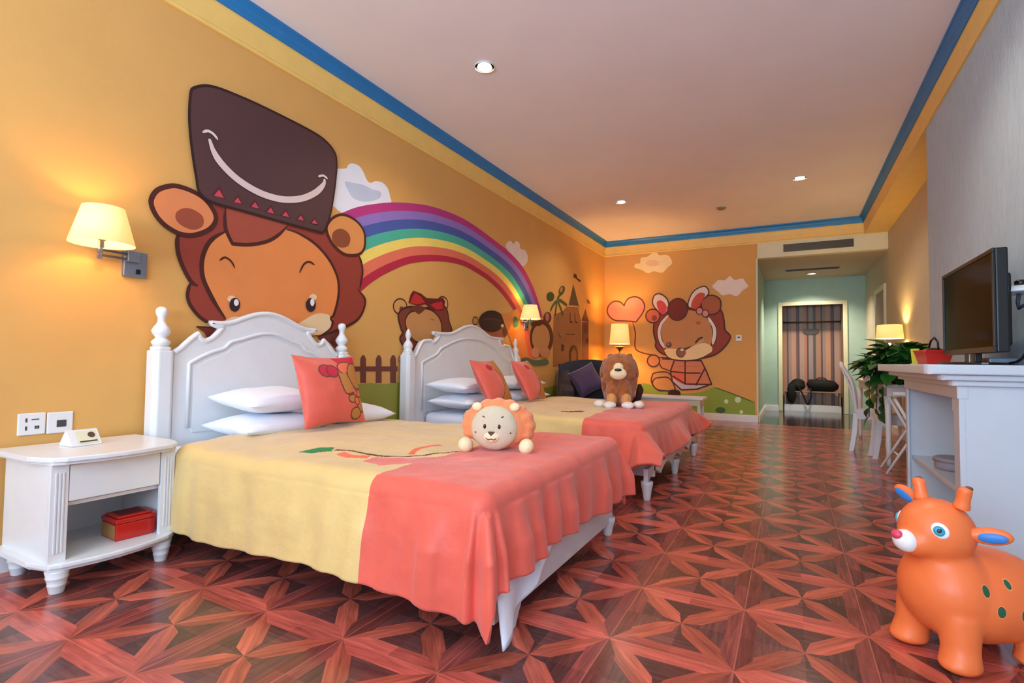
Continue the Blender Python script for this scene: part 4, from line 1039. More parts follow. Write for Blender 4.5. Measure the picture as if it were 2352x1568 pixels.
pillow('white pillow at bottom of the stack left of embroidered cushion, near bed', (-2.69, 2.01, .565), (0, .03, .02), (.21, .29, .065), 1, G1)
pillow('white pillow on top of the stack left of embroidered cushion, near bed', (-2.72, 2.05, .706), (0, .10, .04), (.20, .29, .068), 2, G1)
pillow('white pillow behind the embroidered cushion, nearer the fence mural, near bed', (-2.66, 2.60, .58), (0, .05, -.03), (.20, .25, .07), 3, G1)
pillow('lower white pillow of the left stack beside far bed headboard', (-2.66, 4.10, .575), (0, .02, .02), (.23, .36, .068), 4, G2)
pillow('upper white pillow of the left stack beside far bed headboard', (-2.70, 4.10, .715), (0, .06, .03), (.22, .36, .068), 5, G2)
pillow('lower white pillow behind the right coral cushion on far bed', (-2.66, 5.10, .575), (0, .02, 0), (.23, .36, .068), 6, G2)
pillow('upper white pillow behind the right coral cushion on far bed', (-2.70, 5.10, .715), (0, .06, 0), (.22, .36, .068), 7, G2)

def cushion(label, loc, facing, lean, size, motif, seed, n=110):
    """square cushion, front decorated; local x = width, y = height, z = front"""
    a = size[0]/2; bb = size[1]/2; T = size[2]
    b = B()
    for side in (1, -1):
        m = n if side == 1 else 30
        o = len(b.v)
        for i in range(m+1):
            for j in range(m+1):
                u = -1+2*i/m; v = -1+2*j/m
                x = a*u*(1-.09*(1-v*v)*abs(u)); y = bb*v*(1-.09*(1-u*u)*abs(v))
                h = max(0, 1-abs(u)**2.4)**.6*max(0, 1-abs(v)**2.4)**.6
                b.v.append((x, y, side*T*h+side*h*.006*noise.noise((x*10, y*10, seed))))
        for i in range(m):
            for j in range(m):
                k = o+i*(m+1)+j; b.f.append((k, k+1, k+m+2, k+m+1))
                mi = 0
                if side == 1:
                    p = (-1+2*(i+.5)/m, -1+2*(j+.5)/m)
                    for poly, q in motif:
                        if in_poly(p, poly): mi = q
                b.m.append(mi)
    o = weld(obj('cushion', b, ['coralcloth', 'embline', 'embred', 'embtan', 'goldcloth', 'embcoral'], None, True))
    R = Matrix.Rotation(facing, 4, 'Z') @ Matrix.Rotation(-lean, 4, 'Y') @ Matrix(((0, 0, 1, 0), (1, 0, 0, 0), (0, 1, 0, 0), (0, 0, 0, 1)))
    o.matrix_world = Matrix.Translation(loc) @ R
    tag(o, label, 'cushion', 'coral throw cushions'); return o
def circ(cx, cy, rx, ry, n=20): return [(cx+rx*math.cos(2*PI*k/n), cy+ry*math.sin(2*PI*k/n)) for k in range(n)]
def ring(cx, cy, rx, ry, mi, lw=.04): return [(circ(cx, cy, rx+lw, ry+lw), 1), (circ(cx, cy, rx, ry), mi)]
def lines(*runs): return [(band(r, .022), 1) for r in runs]
cm = []
cm += [([(.05, .95), (.95, .95), (.95, .4), (.6, .7), (.2, .62)], 2)]
cm += ring(-.30, .48, .20, .17, 2) + ring(-.12, .46, .16, .17, 2)
cm += ring(.40, .55, .30, .20, 5) + ring(.72, .32, .32, .38, 3)
cm += [([(.05, .38), (.35, .38), (.5, -.1), (.2, -.2), (.1, 0)], 3)] + lines([(.03, .38), (.08, .05), (.2, -.22), (.5, -.18)], [(.35, .42), (.45, .12), (.62, -.14), (.86, -.1)])
cm += ring(.42, -.36, .16, .10, 3) + ring(.76, -.24, .12, .14, 5) + ring(.8, -.52, .2, .2, 3) + ring(.54, -.78, .18, .15, 3) + ring(.6, -.42, .1, .1, 5)
cushion('coral cushion embroidered with cartoon cub and heart on the near bed', (-2.44, 2.23, .763), 0, .30, (.47, .44, .085), cm, 1)
c2 = ring(-.32, .52, .2, .16, 2, .0) + [([(-.02, .92), (1, .92), (1, -.95), (-.15, -.95), (.15, -.4), (.2, .1), (-.05, .5)], 3)] + lines([(-.05, .45), (.2, .1), (.15, -.4), (-.15, -.9)])
cushion('coral and tan cushion in the middle of the far bed', (-2.37, 4.03, .757), .10, .50, (.50, .46, .085), c2, 2, 70)
cushion('coral and tan cushion on the far bed, next to the purple armchair', (-2.37, 4.78, .757), .10, .50, (.48, .46, .085), c2, 3, 70)

# ------------------------------------------------------------------ plush toys
def furball(name, parts, m, parent, vox=.008, sm=3, **k):
    b = B()
    for c, r, rot in parts: b.ell(c, r, 24, 14, 0, Matrix.Rotation(rot[1], 3, rot[0]) if rot else None)
    return obj(name, b, m, parent, True, remesh=vox, smoothmod=sm, **k)
# round lion-face plush (local: face looks along -Y)
t = thing('plush_pillow', 'round orange plush with pale smiling face on the near bed', 'plush toy', (-1.20, 2.10, .536), math.radians(20))
ps = [((0, .01, .112), (.150, .085, .108), None)]
for k in range(11):
    a = -0.35+k*(PI+.7)/10
    ps.append(((.142*math.cos(a), .02, .112+.098*math.sin(a)), (.036, .05, .032), None))
furball('mane', ps, 'orangefur', t, .009, 2)
b = B(); b.ell((-.008, -.042, .108), (.110, .060, .101))
obj('face', b, 'facefur', t, True, label='pale cream face')
def FS(x, z): return (x, -.042-.06*math.sqrt(max(.02, 1-((x+.008)/.11)**2-((z-.108)/.101)**2)), z)
for s in (-1, 1):
    obj('ear', B().ell((s*.088-.005, -.03, .202), (.024, .018, .020)), 'creamfur', t, True, label='cream ear')
    obj('foot', B().ell((s*.140, -.05, .028), (.034, .042, .036), rot=Matrix.Rotation(s*.5, 3, 'Y')), 'creamfur', t, True, label='cream foot')
    obj('eye', B().ell(FS(s*.033-.010, .120), (.0065, .004, .0105)), 'black', t, True)
    obj('brow', B().tube([FS(s*.038-.008, .160), FS(s*.048-.008, .164)], .0028, 6), 'thread', t, True)
    obj('cheek_mark', B().tube([FS(s*.082-.008, .094), FS(s*.078-.008, .088)], .003, 6), 'thread', t, True)
obj('muzzle', B().ell((-.012, -.092, .074), (.036, .016, .026)), 'creamfur', t, True)
obj('nose', B().prism([(-.026, .098), (.002, .098), (.002, .094), (-.008, .084), (-.012, .078), (-.016, .084), (-.026, .094)], -.1115, -.100, 'y'), 'thread', t, bevel=.002)
obj('mouth', B().tube([(-.036, -.1050, .070), (-.026, -.1080, .062), (-.012, -.1095, .066), (.002, -.1080, .062), (.012, -.1050, .070)], .002, 6), 'thread', t, True)
# seated long-haired brown lion
t = thing('plush_lion', 'shaggy brown plush lion with white paws sitting on the far bed', 'plush toy', (-1.39, 4.68, .538), math.radians(16)); t.scale = (1.16, 1.08, 1)
ps = [((0, .03, .22), (.115, .12, .21), None), ((0, -.01, .35), (.135, .125, .145), None), ((0, .03, .12), (.125, .13, .12), None), ((-.05, -.08, .13), (.05, .055, .12), None), ((.05, -.08, .13), (.05, .055, .12), None)]
rnd = random.Random(4)
for k in range(90):
    a = rnd.uniform(0, 2*PI); z = rnd.uniform(.12, .46)
    rr = .128*math.sqrt(max(.05, 1-((z-.27)/.25)**2))
    if math.sin(a) < -.75 and .27 < z < .38: continue
    ps.append(((rr*math.cos(a), .0+rr*.95*math.sin(a)+.01, z), (.018, .018, .05), None))
fur = furball('body', ps, 'brownfur', t, .007, 1)
mz = B(); mz.ell((-.004, -.132, .310), (.066, .040, .054)); mz.ell((-.004, -.130, .362), (.040, .030, .048))
obj('muzzle', mz, 'creamfur', t, True, remesh=.006, smoothmod=2, label='cream muzzle')
obj('nose', B().ell((-.006, -.169, .345), (.027, .010, .013)), 'black', t, True)
for s in (-1, 1):
    obj('ear', B().ell((s*.125, .0, .36), (.022, .04, .09), rot=Matrix.Rotation(-s*.2, 3, 'Y')), 'brownfur', t, True)
    obj('front_leg', B().ell((s*.055, -.105, .075), (.040, .05, .07)), 'tanfur', t, True, label='tan front leg')
    obj('front_paw', B().ell((s*.068, -.155, .030), (.050, .060, .033)).ell((s*.075, -.19, .024), (.032, .026, .024)), 'whitefur', t, True, remesh=.006, smoothmod=2, label='white front paw')
    obj('hind_paw', B().ell((s*.150, -.075, .032), (.044, .064, .035)), 'whitefur', t, True, label='white hind paw')
obj('tail', B().tube([(.10, .10, .05), (.15, .09, .08), (.165, .07, .16), (.16, .06, .21)], [.02, .026, .028, .014], 12), 'darkfur', t, True, label='dark brown tail')

# ------------------------------------------------------------------ deer hopper toy (local: faces +X)
t = thing('hopper_toy', 'orange rubber ride-on deer with dark green spots, at the right foreground', 'ride-on toy', (.522, 2.262, 0), math.atan2(-.57, -.82))
b = B()
b.ell((-.02, 0, .20), (.235, .155, .150)); b.ell((.09, 0, .215), (.125, .138, .145)); b.ell((.105, 0, .30), (.088, .092, .09))
b.ell((.12, 0, .406), (.109, .103, .105)); b.ell((.19, 0, .375), (.062, .062, .050))
for x in (.12, -.15):
    for s in (-1, 1):
        b.tube([(x, s*.07, .16), (x+.01, s*.085, .07), (x+.018, s*.09, .022)], [.062, .050, .056], 18); b.ell((x+.018, s*.09, .026), (.062, .055, .026))
body = obj('body', b, 'rubber', t, True, remesh=.008, smoothmod=9)
hc = Vector((.12, 0, .408))
obj('muzzle', B().ell((.236, .004, .378), (.034, .038, .036), rot=Matrix.Rotation(.3, 3, 'Y')), 'eye_white', t, True, label='white muzzle')
obj('nose', B().ell((.262, .0, .397), (.016, .019, .015)), 'pink', t, True, label='pink nose')
for s in (-1, 1):
    ec = hc+Vector((.061, s*.073, .022)); nrm = (ec-hc).normalized()
    q = Vector((0, 0, 1)).rotation_difference(nrm).to_matrix()
    e = obj('eye', B().ell(ec+nrm*.001, (.0225, .026, .009), rot=q), 'eye_white', t, True, label='white rimmed eye')
    obj('iris', B().ell(ec+nrm*.0065+Vector((.004, 0, -.001)), (.0145, .016, .006), rot=q), 'teal', e, True, label='teal iris')
    obj('pupil', B().ell(ec+nrm*.0118+Vector((.004, 0, 0)), (.007, .006, .002), rot=q), 'black', e, True)
    # ears
    d = Vector((-.62, s*.74, .10)).normalized() if s > 0 else Vector((.12, s*.92, .40)).normalized()
    st = hc+Vector((-.03, s*.080, .012 if s > 0 else .06)); q = Vector((1, 0, 0)).rotation_difference(d)
    up = Vector((0, 0, 1)); side = d.cross(up).normalized(); fn = side.cross(d).normalized()
    fx = (side*(1 if s > 0 else 1)*-1)
    MR = Matrix((d, fn, d.cross(fn))).transposed()
    er = obj('ear', B().ell(st+d*.050, (.058, .028, .017), rot=MR).ell(st+d*.012, (.024, .018, .018), rot=MR), 'rubber', t, True, remesh=.005, smoothmod=3)
    tocam = Vector((.35, .9, 0)) if s > 0 else Vector((.9, .3, -.35))
    nn = d.cross(fn)
    if nn.dot(tocam) < 0: nn = -nn
    obj('inner_ear', B().ell(st+d*.056+nn*.0125-fn*.003, (.038, .016, .007), rot=MR), 'deer_blue', er, True, label='blue inner ear')
    # horns
    hb_ = hc+Vector((-.005 if s < 0 else -.035, s*.055, .085)); hd = Vector((-.02, s*.22, 1)).normalized()
    hr = obj('horn', B().tube([hb_, hb_+hd*.03, hb_+hd*.062], [.024, .019, .020], 16).ell(hb_+hd*.062, (.020, .020, .012)), 'rubber', t, True, remesh=.005, smoothmod=3)
    obj('horn_tip', B().ell(hb_+hd*.068+Vector((-.006, s*.004, 0)), (.012, .012, .008)), 'deer_tip', hr, True, label='brown horn tip')

# ------------------------------------------------------------------ media cabinet on the right
CX0, CX1, CY0, CY1 = .70, 1.0, 3.08, 4.33
t = thing('media_cabinet', 'white mantel-shaped cabinet with open niche, TV standing on it', 'cabinet', (.86, 3.7, 0))
def L_(b): 
    b.v = [(x-.86, y-3.7, z) for x, y, z in b.v]; return b
obj('end_panel', L_(B().box(CX0, CX1, CY0, CY0+.025, 0, .90)), 'cabinet', t, bevel=.002)
obj('end_panel', L_(B().box(CX0, CX1, CY1-.025, CY1, 0, .90)), 'cabinet', t, bevel=.002)
obj('back_panel', L_(B().box(CX1-.02, CX1, CY0+.025, CY1-.025, 0, .90)), 'cabinet', t)
pb = B()
for y in (CY0, CY1-.09): pb.box(CX0-.014, CX0, y, y+.09, 0, .84)
obj('pilaster', L_(B().box(CX0-.014, CX0+.01, CY0-.002, CY0+.09, 0, .81)), 'cabinet', t, bevel=.003)
obj('pilaster', L_(B().box(CX0-.014, CX0, CY1-.05, CY1, 0, .84)), 'cabinet', t, bevel=.003)
obj('frieze', L_(B().box(CX0-.02, CX0+.02, CY0-.004, CY1, .80, .89)), 'cabinet', t, bevel=.003)
obj('niche_top', L_(B().box(CX0+.02, CX1-.02, CY0+.025, CY1-.025, .80, .815)), 'cabinet', t)
obj('corbel', L_(B().box(CX0-.012, CX0+.02, CY0+.10, CY0+.125, .735, .80)), 'cabinet', t, bevel=.003)
obj('shelf', L_(B().box(CX0+.012, CX1-.02, CY0+.025, CY1-.025, .335, .36)), 'cabinet', t, bevel=.002)
obj('bottom_panel', L_(B().box(CX0, CX1-.02, CY0+.025, CY1-.025, .0, .04)), 'cabinet', t)
def slab(g, z0, z1, r=.03):
    x0, y0, y1 = CX0-g, CY0-g*.55, CY1+g
    return B().prism([(x0+r, y0), (CX1, y0), (CX1, y1), (x0+r, y1), (x0+r*.3, y1-r*.3), (x0, y1-r), (x0, y0+r), (x0+r*.3, y0+r*.3)], z0, z1, 'z')
obj('lower_moulding', L_(slab(.05, .86, .885)), 'cabinet', t, bevel=.006, seg=3)
obj('lower_moulding', L_(slab(.095, .885, .912)), 'cabinet', t, bevel=.01, seg=3)
obj('mantel_top', L_(slab(.15, .912, .958)), 'cabinet', t, bevel=.012, seg=4)
t = thing('round_box', 'flat round grey box inside the white cabinet niche', 'box', (.84, 3.82, .361))
obj('body', B().lathe([(.10, 0), (.105, .01), (.105, .045), (.10, .05)], 32), 'grey', t, True)
obj('lid', B().lathe([(.11, .045), (.11, .062), (.10, .068), (.03, .07)], 32), 'grey', t, True)
# television
t = thing('television', 'black flat television standing on the white cabinet at right', 'television', (.80, 3.44, .959))
TW, TB, TT = .43, .055, .52
obj('casing', B().box(.006, .05, -TW, TW, TB, TT), 'black', t, bevel=.006)
obj('back_cover', B().box(.05, .085, -TW*.8, TW*.8, TB+.03, TT-.10), 'black', t, bevel=.012)
bz = B(); w_ = .018
bz.box(-.004, .006, -TW, TW, TT-w_, TT).box(-.004, .006, -TW, TW, TB, TB+w_*1.5).box(-.004, .006, -TW, -TW+w_, TB+w_*1.5, TT-w_).box(-.004, .006, TW-w_, TW, TB+w_*1.5, TT-w_)
obj('bezel', bz, 'black', t, bevel=.002)
obj('screen', B().box(.001, .006, -TW+w_, TW-w_, TB+w_*1.5, TT-w_), 'screen', t)
obj('stand_neck', B().box(.012, .042, -.085, .085, .012, TB+.02), 'black', t, bevel=.004)
obj('neck_strip', B().box(.010, .0125, -.006, .004, .012, TB), 'metal', t)
obj('stand_base', B().prism([(.125*math.cos(a*PI/16)+.02, .26*math.sin(a*PI/16)) for a in range(32)], 0, .012, 'z'), 'black', t, bevel=.003)
t = thing('set_top_box', 'thin silver box lying behind the television foot', 'set-top box', (.955, 3.62, .959))
obj('case', B().box(-.05, .06, -.12, .12, .003, .038), 'metal', t, bevel=.005)
for y in (-.1, .1): obj('foot', B().lathe([(.01, 0), (.01, .004)], 10, (0, y, 0)), 'black', t)
obj('front_panel', B().box(-.052, -.05, -.10, .10, .01, .03), 'black', t)
# wall bracket lamp right of TV, only its left half in the photo
t = thing('bracket_lamp', 'silver wall lamp with flat white shade at the right edge beside television', 'wall lamp', (XR, 3.12, 1.27))
obj('wall_plate', B().box(-.018, 0, -.05, .05, -.09, .06), 'metal', t, bevel=.004)
obj('arm', B().tube([(-.01, 0, -.02), (-.07, .02, -.03), (-.09, .06, -.05), (-.085, .09, -.02), (-.08, .09, .02)], .008), 'metal', t, True)
obj('lamp_shade', B().lathe([(.105, .02), (.11, .022), (.095, .045), (.03, .055)], 32, (-.08, .07, 0)), 'white', t, True, label='flat white shade')
obj('knob', B().lathe([(.02, .055), (.022, .075), (.012, .082)], 16, (-.08, .07, 0)), 'black', t, True)
cb = B(); cb.tube([tuple(p) for p in spline([(.995, 3.2, 1.24), (.99, 3.22, 1.12), (.96, 3.24, 1.0), (.93, 3.3, .968), (.90, 3.42, .966), (.90, 3.5, .97)], 6)], .006, 8)
tag(obj('cable', cb, 'black', None, True), 'black cable hanging from wall lamp down behind the television', 'cable')
# things on the cabinet by the plant
t = thing('red_basket', 'red paper box with black handle on the cabinet left of television', 'box', (.80, 4.13, .959), .2)
bk = B(); bk.v = []; 
for z, s in ((0, .055), (.085, .075)): bk.v += [(-s, -s*1.1, z), (s, -s*1.1, z), (s, s*1.1, z), (-s, s*1.1, z)]
bk.f = [(0, 3, 2, 1), (0, 1, 5, 4), (1, 2, 6, 5), (2, 3, 7, 6), (3, 0, 4, 7)]; bk.m = [0]*5
obj('body', bk, 'red', t, solid=.004)
obj('rim', B().box(-.078, .078, -.085, .085, .080, .09), 'red', t, bevel=.003)
obj('contents', B().ell((0, 0, .082), (.06, .066, .025)), 'black', t, True)
obj('handle', B().tube([(0, -.07, .085), (0, -.06, .14), (0, -.02, .17), (0, .03, .15), (0, .06, .1)], .006), 'black', t, True)
t = thing('lime_card', 'narrow lime green card standing left of the red basket', 'card', (.74, 4.31, .959), .5)
obj('card', B().prism([(-.028, 0), (.022, 0), (.034, .105), (-.030, .105)], -.006, .006, 'x'), 'yellowgreen', t, bevel=.002)
obj('base_strip', B().box(-.012, .012, -.03, .03, 0, .006), 'yellowgreen', t)

# ------------------------------------------------------------------ desk, plant, desk lamp in the recess
t = thing('desk', 'white desk in the right recess under the plant, behind cabinet', 'desk', (1.03, 6.75, 0))
obj('desktop', B().box(-.25, .25, -.80, 1.55, .745, .775), 'white', t, bevel=.006)
obj('apron', B().box(-.22, .22, -.76, 1.50, .66, .745), 'white', t)
for x in (-.21, .21):
    for y in (-.74, 1.48): obj('leg', B().lathe([(.018, 0), (.02, .05), (.026, .5), (.032, .66)], 14, (x, y, 0)), 'white', t, True)
t = thing('desk_lamp', 'lit drum-shade lamp on the desk behind the leafy plant', 'table lamp', (1.125, 8.05, .776))
obj('base', B().lathe([(.08, 0), (.08, .015), (.03, .03), (.02, .10), (.035, .2), (.045, .28), (.02, .38), (.012, .46)], 24), 'white', t, True)
obj('lamp_shade', B().lathe([(.146, .515), (.148, .515), (.132, .69), (.130, .69)], 40, cap=False), 'shade', t, True, label='glowing cream lamp shade')
light('POINT', 'bulb', (0, 0, .605), 16, (1, .74, .30), .03, t)
# plant
t = thing('potted_plant', 'leafy green pothos in a maroon pot on the white desk', 'potted plant', (.97, 6.12, .776))
obj('pot', B().lathe([(.10, 0), (.135, .02), (.15, .10), (.165, .115), (.16, .125), (.145, .12)], 32), 'pot', t, True)
rnd = random.Random(12)
lf = B(); st = B()
def leaf(c, d, up, ln, wd):
    d = d.normalized(); s = d.cross(up)
    if s.length < .05: s = Vector((1, 0, 0))
    s.normalize(); n = s.cross(d)
    prof = [(0, .0), (.12, .36), (.32, .5), (.55, .44), (.8, .22), (1, 0)]
    v = []; 
    for u, w in prof:
        mid = c+d*(u*ln)-n*(u*u*ln*.22)
        v += [mid+s*(w*wd)+n*(w*wd*.25), mid, mid-s*(w*wd)+n*(w*wd*.25)]
    f = []
    for k in range(len(prof)-1):
        for a in (0, 1):
            f.append((3*k+a, 3*k+a+1, 3*k+a+4, 3*k+a+3))
    lf.add(v, f)
for k in range(250):
    a = rnd.uniform(0, 2*PI); e = rnd.uniform(-.35, 1.25); rr = rnd.uniform(.15, .40)
    c = Vector((math.cos(a)*rr*math.cos(e)*.8, math.sin(a)*rr*math.cos(e)*1.05, .13+.27*max(-.3, math.sin(e))*rnd.uniform(.5, 1)))
    if c.x > .05: c.x = .05
    d = Vector((math.cos(a)*.8, math.sin(a)*.8, rnd.uniform(-.6, .5)))
    leaf(c, d, Vector((rnd.uniform(-.3, .3), rnd.uniform(-.3, .3), 1)), rnd.uniform(.13, .22), rnd.uniform(.10, .16))
    if k % 3 == 0: st.tube([(0, 0, .1), tuple(c*.6+Vector((0, 0, .05))), tuple(c)], .004, 6)
for k, (dx, dy) in enumerate(((-.22, -.04), (-.16, .10), (-.26, .12))):
    pts = [Vector((dx*.5, dy, .14)), Vector((dx*.95, dy, .12)), Vector((dx*1.05, dy-.02, -.05)), Vector((dx*1.05, dy+.02, -.24-.05*k))]
    st.tube([tuple(p) for p in pts], .005, 6)
    for j in range(6):
        p = pts[1]+(pts[3]-pts[1])*(j/5)
        leaf(p, Vector((rnd.uniform(-.8, .2), rnd.uniform(-1, .6), -.6)), Vector((-.5, 0, 1)), .12, .10)
obj('foliage', lf, 'leaf', t, True); obj('stem', st, 'leaf', t, True)
# ------------------------------------------------------------------ chairs
def cab_chair(label, loc, rz):
    """carved white chair, local: faces +X"""
    t = thing('desk_chair', label, 'chair', loc, rz, 'white desk chairs')
    obj('seat', B().prism([(p.x, p.y) for p in spline([(-.19, -.18), (0, -.21), (.17, -.22), (.22, -.12), (.235, 0), (.22, .12), (.17, .22), (0, .21), (-.19, .18)], 5, True)], .42, .465, 'z'), 'white', t, bevel=.012, seg=3)
    ap = B(); ap.prism([(p.x, p.y) for p in spline([(-.18, -.165), (0, -.195), (.16, -.2), (.21, -.1), (.22, 0), (.21, .1), (.16, .2), (0, .195), (-.18, .165)], 5, True)], .36, .42, 'z')
    obj('apron', ap, 'white', t)
    for s in (-1, 1):
        obj('front_leg', B().tube([tuple(p) for p in spline([(.17, s*.17, .40), (.195, s*.185, .33), (.18, s*.18, .2), (.165, s*.172, .10), (.185, s*.18, .035), (.2, s*.19, .02)], 5)], [.036-.020*min(1, k/14) for k in range(26)], 12).ell((.195, s*.188, .022), (.03, .026, .022)), 'white', t, True)
        lg = B(); lg.v = []
        obj('rear_leg', B().prism([(-.20, .42), (-.14, .42), (-.16, .2), (-.20, 0), (-.255, 0), (-.22, .2)], s*.165-.018, s*.165+.018, 'y'), 'white', t, bevel=.004)
        obj('back_post', B().tube([tuple(p) for p in spline([(-.17, s*.165, .42), (-.185, s*.18, .6), (-.225, s*.185, .78), (-.33, s*.165, .93)], 5)], .019, 10), 'white', t, True)
    obj('top_rail', B().tube([tuple(p) for p in spline([(-.33, -.165, .93), (-.34, -.09, .955), (-.345, 0, .97), (-.34, .09, .955), (-.33, .165, .93)], 5)], .022, 10), 'white', t, True)
    bp = B()
    n = 10
    for i in range(n+1):
        for j in range(7):
            z = .5+.44*i/n; y = (-.16+.32*j/6)
            x = -.175-.16*(i/n)**1.5-.006
            bp.v.append((x, y, z))
    for i in range(n):
        for j in range(6):
            k = i*7+j; bp.f.append((k, k+1, k+8, k+7)); bp.m.append(0)
    obj('back_panel', bp, 'white', t, True, solid=.016)
    return t
cab_chair('white carved chair seen side-on, left of the trailing plant', (.79, 6.92, 0), math.radians(-8)).scale = (.8, .62, 1)
cab_chair('white chair tucked under the desk edge behind trailing plant leaves', (.93, 6.50, 0), math.radians(4)).scale = (.8, .62, .98)
# folding luggage rack beyond the cabinet
t = thing('luggage_rack', 'white slatted folding rack on the floor behind the cabinet end', 'luggage rack', (.93, 5.72, 0))
for y in (-.16, .16):
    obj('leg', B().tube([(-.19, y, .006), (.17, y, .66)], .011), 'white', t, True)
    obj('leg', B().tube([(.19, y+.024, .006), (-.12, y+.024, .66)], .013), 'white', t, True)
for z in (.16, .30, .44, .58): obj('slat', B().box(.0, .26, -.175, -.155, z-.02, z+.02), 'white', t, bevel=.004)
obj('upright', B().box(-.02, .02, -.185, -.165, 0.0, .70), 'white', t, bevel=.004); obj('upright', B().box(.13, .17, -.185, -.165, 0.0, .70), 'white', t, bevel=.004)
obj('crossbar', B().tube([(-.10, -.16, .17), (-.10, .16, .17)], .009), 'white', t, True)
obj('top_bar', B().box(-.14, .24, -.19, -.15, .69, .72), 'white', t, bevel=.005)

# ------------------------------------------------------------------ purple armchair and low white table in the far corner
t = thing('armchair', 'dark purple velvet armchair with triangular cushion behind the far bed', 'armchair', (-2.44, 6.95, 0), math.radians(-62))
# local: faces +X
obj('seat', B().box(-.30, .36, -.30, .30, .16, .42), 'purple', t, bevel=.05, seg=4)
bk = B().prism([(p.x, p.y) for p in spline([(-.44, .12), (-.44, .12), (-.46, .6), (-.45, .85), (-.38, .93), (-.2, .97), (.0, .985), (.2, .97), (.38, .93), (.45, .85), (.46, .6), (.44, .12), (.44, .12)], 4, True)], -.42, -.26, 'x')
obj('backrest', bk, 'darkpurple', t, True, bevel=.04, seg=3)
for s in (-1, 1):
    obj('armrest', B().prism([(p.x, p.y) for p in spline([(-.40, .12), (-.40, .12), (-.40, .86), (-.30, .86), (-.05, .66), (.25, .60), (.36, .52), (.36, .12), (.36, .12)], 4, True)], s*.38-.075, s*.38+.075, 'y'), 'darkpurple', t, True, bevel=.035, seg=3)
obj('front_panel', B().box(.35, .38, -.30, .30, .10, .36), 'darkpurple', t, bevel=.01)
for x in (-.36, .31):
    for y in (-.38, .38): obj('leg', B().lathe([(.018, 0), (.026, .13)], 12, (x, y, 0)), 'black', t, True)
o = weld(obj('cushion', pillow_mesh(.20, .20, .06, seed=9), 'purple', None, True))
R = Matrix.Rotation(math.radians(-62), 4, 'Z') @ Matrix.Rotation(-.35, 4, 'Y') @ Matrix(((0, 0, 1, 0), (1, 0, 0, 0), (0, 1, 0, 0), (0, 0, 0, 1))) @ Matrix.Rotation(PI/6.5, 4, 'Z')
o.matrix_world = Matrix.Translation((-2.50, 6.85, .70)) @ R
tag(o, 'purple velvet cushion set on its corner on the dark armchair', 'cushion')
t = thing('side_table', 'low white table between far bed and painted cub wall', 'table', (-1.55, 7.85, 0))
obj('tabletop', B().box(-.48, .48, -.22, .22, .43, .465), 'white', t, bevel=.006)
obj('apron', B().box(-.44, .44, -.19, .19, .35, .43), 'cream', t)
for x in (-.42, .42):
    for y in (-.17, .17): obj('leg', B().box(x-.02, x+.02, y-.02, y+.02, 0, .35), 'white', t)

# ------------------------------------------------------------------ closet contents
t = thing('luggage_bench', 'low bench with white plinth in the striped closet', 'bench', (.40, 12.28, 0))
obj('bench_top', B().box(-.50, .50, -.17, .17, .385, .405), 'doorwood', t, bevel=.003)
obj('plinth', B().box(-.50, .50, -.14, .17, 0, .13), 'white', t)
for x in (-.48, .48): obj('support', B().box(x-.012, x+.012, -.15, .15, .13, .385), 'doorwood', t)
t = thing('bag', 'black bag slumped at the left end of the closet bench', 'bag', (.13, 12.26, .406))
obj('body', B().ell((0, 0, .10), (.16, .13, .105)).ell((.02, 0, .16), (.13, .10, .09)), 'blackfabric', t, True, remesh=.012, smoothmod=3)
obj('flap', B().ell((-.10, -.12, -.06), (.09, .05, .20)), 'blackfabric', t, True)
obj('strap', B().tube([tuple(p) for p in spline([(.02, -.12, .1), (.10, -.16, -.06), (.17, -.17, -.24), (.21, -.17, -.25), (.25, -.17, -.08), (.24, -.10, .06)], 6)], .016, 8), 'blackfabric', t, True)
t = thing('duffel_bag', 'long black duffel bag on the right part of the closet bench', 'bag', (.58, 12.28, .406))
obj('body', B().tube([(-.26, 0, .10), (-.22, 0, .12), (0, 0, .125), (.2, 0, .11), (.28, 0, .085)], [.05, .12, .125, .11, .05], 20), 'blackfabric', t, True)
obj('handle', B().tube([(-.1, 0, .24), (-.06, 0, .275), (.04, 0, .275), (.08, 0, .24)], .01), 'blackfabric', t, True)
t = thing('wardrobe_rail', 'dark horizontal hanging rail near the top of the striped closet', 'clothes rail', (.40, 12.3, 1.83))
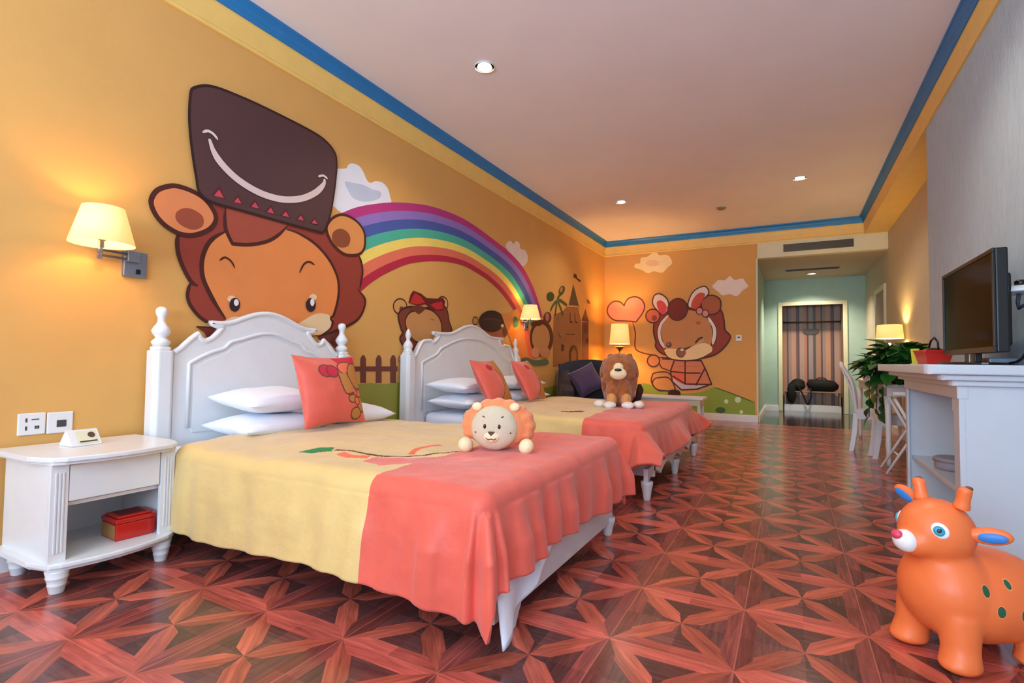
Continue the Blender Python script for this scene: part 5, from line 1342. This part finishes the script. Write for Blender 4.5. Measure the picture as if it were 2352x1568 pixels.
obj('rail', B().tube([(-.524, 0, 0), (.524, 0, 0)], .014), 'darkmetal', t, True)
for x in (-.518, .518): obj('socket', B().lathe([(.03, -.006), (.03, .006)], 14, (x, 0, 0), axis='x'), 'darkmetal', t)
t = thing('hanger_shelf', 'dark oval plaque on the striped closet back', 'plaque', (.40, 12.497, 1.64))
obj('plate', B().prism([(p.x, p.y) for p in spline([(-.14, .05), (0, .055), (.14, .05), (.13, -.03), (.06, -.055), (-.06, -.055), (-.13, -.03)], 5, True)], -.02, 0, 'y'), 'darkmetal', t, bevel=.004)
obj('rim', B().box(-.12, .12, -.024, -.02, .03, .04), 'black', t)

# ------------------------------------------------------------------ light and camera
light('AREA', 'window_daylight', (-.75, YN+.0, 1.65), DAY, (.56, .77, 1.0), (2.9, 2.3), None, (PI/2+.98, 0, 0))
wd = bpy.data.worlds.new('World'); sc.world = wd; wd.use_nodes = True
wd.node_tree.nodes['Background'].inputs['Color'].default_value = (.62, .76, 1, 1)
wd.node_tree.nodes['Background'].inputs['Strength'].default_value = 1.2
cam = bpy.data.cameras.new('Camera'); co = bpy.data.objects.new('Camera', cam); C.objects.link(co); sc.camera = co
cam.sensor_width = 36; cam.lens = 1184.46/2352*36; cam.clip_start = .05
yaw, pitch, roll = .493805, .0379597, .0118033
fw = Vector((-math.sin(yaw)*math.cos(pitch), math.cos(yaw)*math.cos(pitch), math.sin(pitch)))
rt = Vector((math.cos(yaw), math.sin(yaw), 0)); up = rt.cross(fw)
r2 = rt*math.cos(roll)+up*math.sin(roll); u2 = up*math.cos(roll)-rt*math.sin(roll)
co.matrix_world = Matrix(((r2.x, u2.x, -fw.x, 0), (r2.y, u2.y, -fw.y, 0), (r2.z, u2.z, -fw.z, .95), (0, 0, 0, 1)))
vs = sc.view_settings
vs.view_transform = 'Standard'; vs.look = 'None'; vs.gamma = 1; vs.exposure = EXPO; vs.use_curve_mapping = False
sc.cycles.use_denoising = True
sc.cycles.max_bounces = 8; sc.cycles.diffuse_bounces = 5
